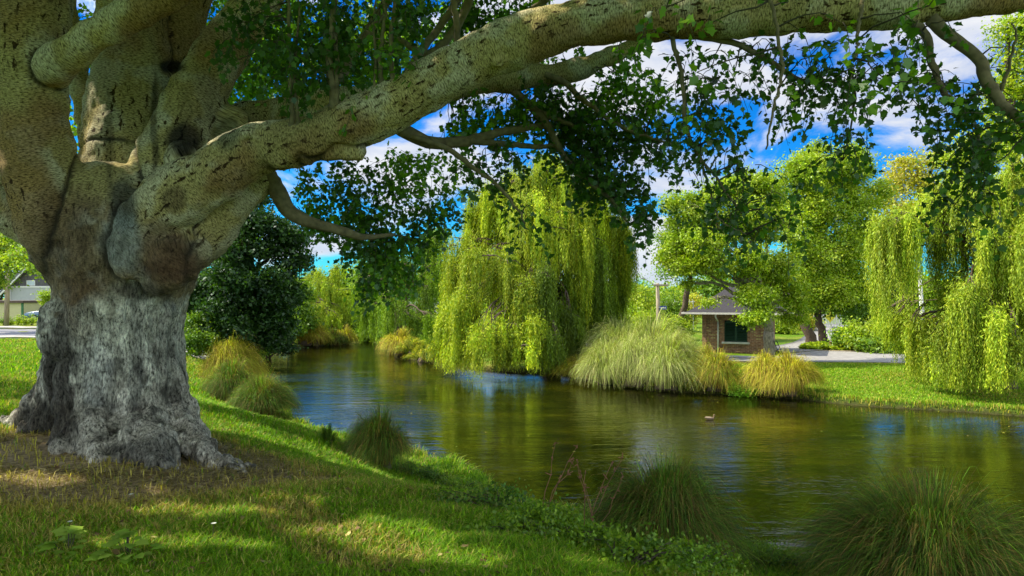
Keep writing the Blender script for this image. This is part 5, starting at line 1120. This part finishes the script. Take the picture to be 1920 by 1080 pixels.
# behind the kiosk and the road
for px, py, d, rx, ry, cols, lab in [(1165, 590, 56, 26, 34, LG, 'lime green shrub just right of the great willow'), (1200, 565, 60, 30, 36, YG, 'tall yellow-green shrub left of the utility pole'), (1215, 600, 54, 26, 26, LG, 'rounded lime shrub at the foot of the utility pole'), (1262, 575, 60, 26, 34, MG, 'green shrub right of the utility pole'),
                                     (1295, 570, 66, 24, 26, OG, 'brownish shrub left of the kiosk roof'), (1270, 612, 50, 22, 16, LG, 'small clipped bush left of the kiosk wall'), (1190, 545, 72, 44, 24, MG, 'distant rounded tree crown above the lime shrubs'), (1250, 560, 76, 44, 24, LG, 'distant pale crown behind the utility pole'),
                                     (1620, 625, 40, 34, 22, LG, 'light green shrub behind the yellow ground cover'), (1590, 632, 41, 24, 15, MG, 'leafy shrub at the left end of the shrub border'), (1660, 612, 42, 34, 22, YG, 'yellow-green shrub below the right-hand willow'), (1700, 606, 44, 34, 16, YG, 'golden shrub behind the leaning pale post'), (1650, 645, 39, 40, 14, MG, 'low dark green shrub beside the road'),
                                     (1760, 615, 43, 44, 34, DG, 'dark green shrub right of the leaning pale post'), (1505, 600, 62, 26, 14, OG, 'dry yellow shrub beyond the side road'), (1465, 610, 58, 20, 14, LG, 'pale shrub at the corner of the side road')]:
    b = gb(px, 0, d); c = P(px, py, d); k = d / F
    bush(b, [(c, (rx * k, rx * k, ry * k)), (c + [rx * k * .4, -.4, -ry * k * .4], (rx * k * .6, rx * k * .6, ry * k * .6)), (c + [-rx * k * .4, -.4, -ry * k * .4], (rx * k * .6, rx * k * .6, ry * k * .6)), (np.array([c[0], c[1], (c[2] + b[2]) / 2]), (rx * k * .8, rx * k * .6, max(.2, (c[2] - b[2]) * .5)))], 5000, .16, cols, lab, name='shrub', cat='shrub', group='shrubs beyond the road', twig_s=.26)

# low ground cover beside the road
def ground_cover():
    n = 26000; poly = [(17.2, 41.0), (20.6, 39.7), (24.4, 36.8), (25.5, 38.5), (22, 42.5), (18.5, 43)]
    pa = np.array(poly); X = R.uniform(17, 26, n * 3); Y = R.uniform(36, 44, n * 3); k = inside(X, Y, pa); X, Y = X[k][:n], Y[k][:n]; m = len(X)
    z = H(X, Y) + .05 + .35 * (.5 + .5 * vn(X, Y, 2.3)) * R.random(m) ** .5
    me = leaves_mesh('ground_cover', np.stack([X, Y, z], -1), unit_rand(m), unit_rand(m) * .6 + [0, 0, 1], .13 * (.6 + .8 * R.random(m)), tints(m, YG, .2), T_DIAMOND)
    tag(link('ground_cover', me, LEAF), 'low yellow-green leafy ground cover beside the road', kind='stuff')
ground_cover()

# left: street trees and plants across the road
tree('street_tree', P(-60, 600, 44) * [1, 1, 0] + [0, 0, 1.7], [PC(*a) for a in [(-60, 470, 42, 60, 40), (10, 470, 40, 40, 26), (50, 485, 38, 36, 18), (85, 500, 37, 26, 14), (-10, 520, 42, 22, 30), (20, 440, 42, 60, 24), (90, 460, 42, 40, 26)]], 20000, .16, MG + LG, 'leafy green street tree reaching in front of the gabled house', r0=.3, twig_s=.3)
tree('young_tree', P(92, 598, 54) * [1, 1, 0] + [0, 0, 1.6], [PC(*a) for a in [(88, 555, 54, 10, 12), (92, 565, 54, 8, 8)]], 2500, .12, LG, 'young round-headed tree behind the blue car', r0=.06, twig_s=.2)
for i, px in enumerate(range(8, 104, 13)):
    b = gb(px, 0, 53 - i * .15); r_ = R.random() * .1
    bush(b, [((b[0], b[1], b[2] + .32 + r_), (.26, .26, .36 + r_))], 420, .1, MG if i == 0 else LG, 'darker first plant of the clipped row by the grey pole' if i == 0 else 'small rounded plant in the clipped row along the pavement', name='small_plant', cat='plant', group='row of small plants along the far pavement', twig_s=.1)

# background woods closing the view
def treeline():
    n = 0
    for az in np.linspace(-58, 62, 44):
        d = 105 + 22 * R.random(); x = d * math.tan(rad(az)) * .9; y = d * (.95 if abs(az) < 45 else .7)
        hz = 5.5 + 3.0 * R.random() if az > -30 else 7 + 3 * R.random()
        if 2 < az < 16: hz = 4.6 + .8 * R.random()
        b = np.array([x, y, .9]); w = 4.5 + 2.5 * R.random(); cl = [(b + [R.normal(0, 1.6), R.normal(0, 1), hz * f], (w * .6, w * .5, hz * .28)) for f in (.35, .5, .62, .75)]
        tree('background_tree', b, cl, 2600, .55, [LG, MG, YG, MG][n % 4] if az > -25 else [MG, DG][n % 2], 'rounded tree in the distant belt of trees closing the view', group='distant belt of trees', r0=.3, twig_s=.9, per_twig=14); n += 1
treeline()

# ------------------------------------------------------------------ tussocks, plants and grass
TG = [(.07, .17, .010), (.12, .24, .012), (.045, .11, .010), (.17, .22, .03)]; TB = [(.20, .13, .03), (.13, .08, .02), (.28, .19, .05)]; TY = [(.34, .33, .02), (.25, .29, .015), (.42, .37, .03)]; TO = [(.38, .26, .04), (.45, .33, .07), (.30, .18, .03)]
TP = [(.26, .33, .06), (.36, .39, .11), (.18, .26, .03), (.44, .43, .18)]
def tk(px, py, r, h, n, c, cb, lab, **kw):
    b_ = G(px, py) if py > 60 else P(px, 0, py); b_[2] = h1(b_[0], b_[1]);
    return tussock(b_, r, h, n, c, cb, lab, **kw)
tk(1250, 8.75, .93, .98, 10500, TG, TB, 'dark green sedge tussock at the near water edge, upright blades at its centre', width=.010)
tk(1745, 7.2, 1.18, .98, 15000, TG + [(.14, .22, .02)], TB + [(.30, .24, .05)], 'widest sedge tussock, arching green and straw blades in the near right corner', width=.010)
tk(714, 872, .56, .78, 6500, TG, TO[:1] + TB, 'dark tussock with brown skirt standing at the water edge midway along the near bank', width=.009)
tk(428, 722, .98, 1.4, 9500, [(.36, .35, .02), (.44, .40, .03), (.26, .30, .015)], TO, 'big golden-topped tussock nearest the old trunk', width=.014)
tk(430, 752, .78, .95, 6500, TG, TB, 'dark brownish tussock in front of the golden one', width=.012)
tk(490, 782, .84, .98, 8000, TG, TB, 'dark green tussock spilling towards the water beside the golden one', width=.011)
tk(617, 832, .16, .32, 700, TG, TG, 'tiny green tuft at the water edge left of the brown-skirted tussock', width=.008)
TPG = 'pale tussocks massed on the far bank'
for i, (px, py, r, h, lab) in enumerate([(1140, 712, 1.4, 1.5, 'leftmost large pale tussock on the far bank'), (1195, 726, 1.4, 1.6, 'pale tussock second from the left in the far bank mass'), (1250, 732, 1.4, 1.7, 'pale tussock at the right end of the far bank mass, leaning over water'), (1220, 704, 1.7, 2.1, 'tallest pale tussock rising at the back of the far bank mass'), (1165, 692, 1.7, 1.9, 'tall pale tussock at the back left of the far bank mass'), (1275, 712, 1.3, 1.6, 'pale tussock at the back right of the far bank mass')]):
    tk(px, py, r, h, 5200, TP, TP[:1] + [(.34, .30, .12)], lab, width=.022, group=TPG)
tk(1085, 708, 1.0, .85, 3600, TY, TO, 'golden orange tussock at the left end of the far bank mass', width=.02)
tk(1340, 735, 1.15, 1.2, 4600, TY + TG[1:2], TO, 'golden brown tussock between the pale mass and the bright green bush', width=.02)
tk(1435, 738, 1.05, 1.15, 4200, TY, TO, 'golden tussock just right of the bright green bush on the far bank', width=.02)
tk(1480, 744, 1.15, 1.2, 4600, TY, TO, 'rightmost golden tussock on the far bank, below the grey trunk', width=.02)
b = G(1386, 733); bush(b, [((b[0], b[1], b[2] + .45), (.55, .45, .5)), ((b[0] + .1, b[1] - .4, b[2] + .15), (.5, .3, .25))], 5000, .07, [(.22, .45, .012), (.16, .36, .01)], 'vivid green leafy bush between golden tussocks on the far bank', twig_s=.1)
UP = 'tussocks upstream by the bend'
for px, py, r, h, c, cb, lab in [(572, 646, 1.5, 1.5, TY, TO, 'golden tussock under the smaller willow upstream'), (598, 646, 1.3, 1.2, TY, TB, 'second golden tussock under the smaller willow'), (625, 644, 1.2, 1.2, TG, TB, 'green tussock upstream between the golden ones'), (645, 643, 1.2, 1.3, TY, TB, 'rounded yellow tussock nearest the head of the bend'),
                                 (752, 662, 1.2, 1.3, TY, TO, 'golden orange tussock on the point across the bend'), (772, 668, 1.0, .9, TY, TG, 'low green tussock on the point across the bend'), (795, 672, 1.1, .8, TY, TG, 'yellow tussock on the point left of the great willow'), (738, 656, 1.0, 1.0, TO, TO, 'small orange tussock at the tip of the point')]:
    tk(px, py, r, h, 1800, c, cb, lab, width=.035, group=UP)

def shore_weeds():
    """low leafy weeds fringing the near water edge"""
    for px, py, w, h, n, c, lab in [(1160, 1062, .45, .2, 2200, MG, 'green weeds against the lower left side of the dark sedge tussock'), (965, 1005, .5, .16, 1800, MG, 'low weeds spilling over the bank by the dry stalks'), (760, 890, .3, .2, 1400, TG, 'dark weeds just right of the brown-skirted tussock'), (1300, 1078, .5, .2, 2000, MG, 'green weeds in front of the dark sedge tussock'), (800, 905, .5, .28, 2600, TG, 'dark leafy weeds fringing the water right of the brown-skirted tussock'), (862, 925, .5, .22, 2200, MG, 'leafy weeds on the near bank below the shaded water'), (1005, 1000, .42, .18, 2200, MG, 'bright leafy weeds at the near water edge left of the dark tussock'),
                                    (1070, 1020, .35, .14, 1500, MG, 'small leafy weeds against the left side of the dark tussock'), (1440, 1072, .4, .35, 1800, MG, 'leafy weeds between the two largest tussocks'), (1500, 1075, .35, .3, 1500, MG, 'leafy stems beside the widest tussock'), (930, 965, .5, .2, 1800, TG, 'dark weeds along the shaded near water edge')]:
        b = G(px, py); bush(b, [((b[0] + R.normal(0, w * .4), b[1] + R.normal(0, w * .2), b[2] + h * .5), (w * .6, w * .5, h * .6)) for _ in range(3)], n, .032, c, lab, name='weed_clump', cat='weeds', group='leafy weeds on the near bank', twig_s=.05)
    for px, py, lab in [(128, 1045, 'bright broad-leaved weed in the grass at the lower left'), (240, 1050, 'pale green broad-leaved weed right of the other one')]:
        b = G(px, py); r = empty('broadleaf_weed', b, lab, 'plant', 'broad-leaved weeds in the foreground'); m = 34; a = R.random(m) * 6.28; q = R.random(m)
        pos = np.stack([b[0] + np.cos(a) * q * .13, b[1] + np.sin(a) * q * .13, b[2] + .05 + .12 * (1 - q)], -1)
        link('leaves', leaves_mesh('leaves', pos, np.stack([np.cos(a), np.sin(a), .2 * R.random(m)], -1), unit_rand(m) * .3 + [0, 0, 1], .085 * (.6 + .6 * R.random(m)), tints(m, [(.20, .34, .03), (.28, .40, .05)], .15), T_LOBED), LEAF, r)
        t = Tubes()
        for p in pos[::3]: t.add([b, p], [.003, .002], 4)
        link('stems', t.mesh('stems'), BARKD, r)
    for px, py, h, lab in [(128, 1022, .05, 'white flower above the bright broad-leaved weed'), (398, 1022, .04, 'small white flower in the sunny grass patch'), (243, 985, .12, 'white flower on a thin stem in front of the roots')]:
        b = G(px, py); r = empty('flower', b, lab, 'flower', 'white flowers in the grass'); m = 8; a = np.arange(m) / m * 6.28; h += .1
        t = Tubes(); t.add([b, b + [.01, 0, h]], [.002, .0015], 5); link('stem', t.mesh('stem'), BARKD, r)
        link('petals', leaves_mesh('petals', np.repeat([b + [.01, 0, h]], m, 0), np.stack([np.cos(a), np.sin(a), np.full(m, .35)], -1), np.repeat([[0, 0, 1.]], m, 0), np.full(m, .02), np.full((m, 3), .75)), LEAF, r)
    # dry flower stalks by the water
    for px, py in [(1095, 1000), (1010, 985), (1120, 1005)]:
        b = G(px, py); r = empty('dock_stalk', b, 'dry brown dock stalk rising at the dark water edge', 'plant', 'dock stalks at the water edge'); t = Tubes()
        for k in range(3):
            e = b + np.array([R.normal(0, .16), R.normal(0, .1), .55 + .2 * R.random()]); pth = limb_path(b, e, .02, 6, .03); t.add(pth, np.linspace(.004, .002, 6), 4)
            for j in range(3, 6):
                for _ in range(3): t.add([pth[j], pth[j] + R.normal(0, .022, 3)], [.006, .003], 4)
        link('stalk', t.mesh('stalk'), simple('dock_%d' % px, (.22, .10, .05), .9, .3), r)
shore_weeds()

def grass_field(name, X, Y, length, width, cols, drycols, dryp, lean=.5, seg=2, label=None):
    n = len(X); z = H(X, Y) - .01
    a = R.random(n) * 6.28; L_ = length * (.5 + .9 * R.random(n)); w = width * (.7 + .6 * R.random(n))
    d = np.stack([np.cos(a), np.sin(a), np.zeros(n)], -1); ln = (lean * (.2 + R.random(n)))[:, None]
    p0 = np.stack([X, Y, z], -1); p1 = p0 + np.stack([0 * X, 0 * X, L_ * .55], -1) + d * ln * L_[:, None] * .28; p2 = p0 + np.stack([0 * X, 0 * X, L_ * .9], -1) * (1 - .25 * ln[:, :1]) + d * ln * L_[:, None] * .95
    s = np.stack([-np.sin(a), np.cos(a), np.zeros(n)], -1) * w[:, None] * .5
    V = np.stack([p0 - s, p0 + s, p1 + s * .85, p1 - s * .85, p2], 1).reshape(-1, 3)
    b = np.arange(n)[:, None] * 5
    lp = np.concatenate([b + [[0, 1, 2, 3]], b + [[3, 2, 4]]], 1).reshape(-1)
    cnt = np.tile([4, 3], n)
    c = tints(n, cols, .22); dc = tints(n, drycols, .25); k = (R.random(n) < dryp)[:, None]; c = np.where(k, dc, c)
    me = np_mesh(name, V, cnt, lp, np.repeat(c, 5, 0))
    return tag(link(name, me, BLADE), label, kind='stuff')

def near_grass():
    n = 900000
    az = R.uniform(rad(-41), rad(38), n); u = R.random(n); d = 3.3 * (34 / 3.3) ** (u ** 1.15)   # denser towards the eye
    X = d * np.tan(az); Y = d
    dl = dist_poly(X, Y, LEFT); dr = dist_poly(X, Y, RIGHT); k = ~inside(X, Y) & (dl < dr)
    rt = np.hypot(X - TREE[0], Y - TREE[1]); k &= rt > .95
    k &= ~((X < -12) & (Y > 33.5))
    lit = np.exp(-(np.maximum(np.hypot((X + 4.3) / 1.35, Y - 6.9) - 1.35, 0) / .6) ** 2) + .5 * (vn(X, Y, 1.7, 5) > .5) * sstep(6.5, 3.5, np.hypot(X + 3, Y - 5))
    k &= R.random(n) > .93 * np.clip(lit, 0, 1)
    X, Y, dl, lit = X[k], Y[k], dl[k], lit[k]; d = Y
    tall = 1 + 2.2 * np.exp(-(dl / .55) ** 2) * (.4 + .6 * np.clip(vn(X, Y, 3.1, 12) + .4, 0, 1)) + .5 * np.clip(vn(X, Y, 2.6, 8), 0, 1)
    L_ = (.062 + .0035 * np.minimum(d, 12)) * tall; w = .0034 + .00085 * d
    dry = np.clip(.13 + .35 * np.clip(vn(X, Y, .8, 4), 0, 1) + .9 * lit + .18 * sstep(22, 30, Y), 0, .95)
    grass_field('grass', X, Y, L_, w, [(.12, .27, .005), (.18, .36, .006), (.08, .20, .005), (.27, .43, .008)], [(.38, .34, .05), (.46, .38, .11), (.28, .22, .06)], dry, .9, label='short green lawn grass under the old tree and along the bank')
    # straw litter lying round the roots
    n = 48000; a = R.random(n) * 6.28; q = 1.0 + np.abs(R.normal(0, .9, n)); X = TREE[0] + np.cos(a) * q * 1.35; Y = TREE[1] - .5 + np.sin(a) * q * .9; k = ~inside(X, Y) & (Y > 3.3); X, Y = X[k], Y[k]; m = len(X)
    a = R.random(m) * 6.28; e = np.stack([np.cos(a), np.sin(a), R.normal(0, .15, m)], -1)
    pos = np.stack([X, Y, H(X, Y) + .012 + .02 * R.random(m)], -1)
    me = leaves_mesh('straw_litter', pos, e, unit_rand(m) * .5 + [0, 0, 1], .035 + .08 * R.random(m) ** 2, tints(m, [(.44, .36, .2), (.26, .19, .10), (.52, .45, .28), (.12, .08, .05)], .25), (np.array([[0, 0, 0], [.5, .035, .02], [1, 0, 0], [.5, -.035, .02]]), None))
    tag(link('straw_litter', me, BLADE), 'dry straw and dead leaves around the roots', kind='stuff')
near_grass()

def far_grass():
    n = 260000; X = R.uniform(3, 30, n); Y = R.uniform(19, 36, n)
    dl = dist_poly(X, Y, LEFT); dr = dist_poly(X, Y, RIGHT); k = ~inside(X, Y) & (dr < dl)
    near = np.array([(4.5, 39), (8.5, 34.4), (11.5, 33.0), (14, 33.2), (17, 33.0), (19, 32.5), (23, 30.8), (30, 27.4), (40, 22)])
    lim = np.interp(X, near[:, 0], near[:, 1]) - .25; k &= Y < lim
    X, Y, dr = X[k], Y[k], dr[k]; edge = np.exp(-(dr / .3) ** 2)
    dry = np.clip(.12 + .4 * np.clip(vn(X, Y, .7, 4), 0, 1) + .4 * edge + .5 * sstep(1.2, .2, np.interp(X, near[:, 0], near[:, 1]) - Y), 0, .9)
    grass_field('far_lawn_grass', X, Y, .085 + .12 * edge, np.full(len(X), .022), [(.17, .33, .010), (.22, .40, .012), (.12, .25, .010), (.32, .44, .014)], [(.42, .36, .06), (.36, .30, .06)], dry, .8, label='sunlit lawn grass on the far bank beyond the water')
far_grass()

def fallen_leaves():
    n = 1500; az = R.uniform(rad(-40), rad(20), n); d = 3.4 + 10 * R.random(n) ** 1.6; X = d * np.tan(az); Y = d
    dl = dist_poly(X, Y, LEFT); k = ~inside(X, Y) & (dl > .5); X, Y = X[k], Y[k]; m = len(X)
    pos = np.stack([X, Y, H(X, Y) + .03 + .03 * R.random(m)], -1); a = R.random(m) * 6.28
    me = leaves_mesh('fallen_leaves', pos, np.stack([np.cos(a), np.sin(a), R.normal(0, .3, m)], -1), unit_rand(m) * .45 + [0, 0, 1], .03 + .03 * R.random(m), tints(m, [(.30, .20, .09), (.16, .09, .04), (.42, .36, .14), (.10, .06, .03)], .25), T_LOBED)
    tag(link('fallen_leaves', me, BLADE), 'dry brown fallen leaves scattered in the grass', kind='stuff')
fallen_leaves()

def floating_leaves():
    n = 700; X = R.uniform(-6, 22, n); Y = R.uniform(8, 32, n); dl = dist_poly(X, Y, LEFT); dr = dist_poly(X, Y, RIGHT); k = inside(X, Y) & (np.minimum(dl, dr) > .15) & (R.random(n) < np.exp(-np.minimum(dl, dr) / 1.2) + .12); X, Y = X[k], Y[k]; m = len(X); a = R.random(m) * 6.28
    me = leaves_mesh('floating_leaves', np.stack([X, Y, np.full(m, .006)], -1), np.stack([np.cos(a), np.sin(a), 0 * a], -1), np.repeat([[0, 0, 1.]], m, 0), .05 + .05 * R.random(m), tints(m, [(.38, .36, .06), (.22, .14, .05), (.16, .22, .03)], .2), T_DIAMOND)
    tag(link('floating_leaves', me, BLADE), 'small fallen leaves floating on the river', kind='stuff')
floating_leaves()
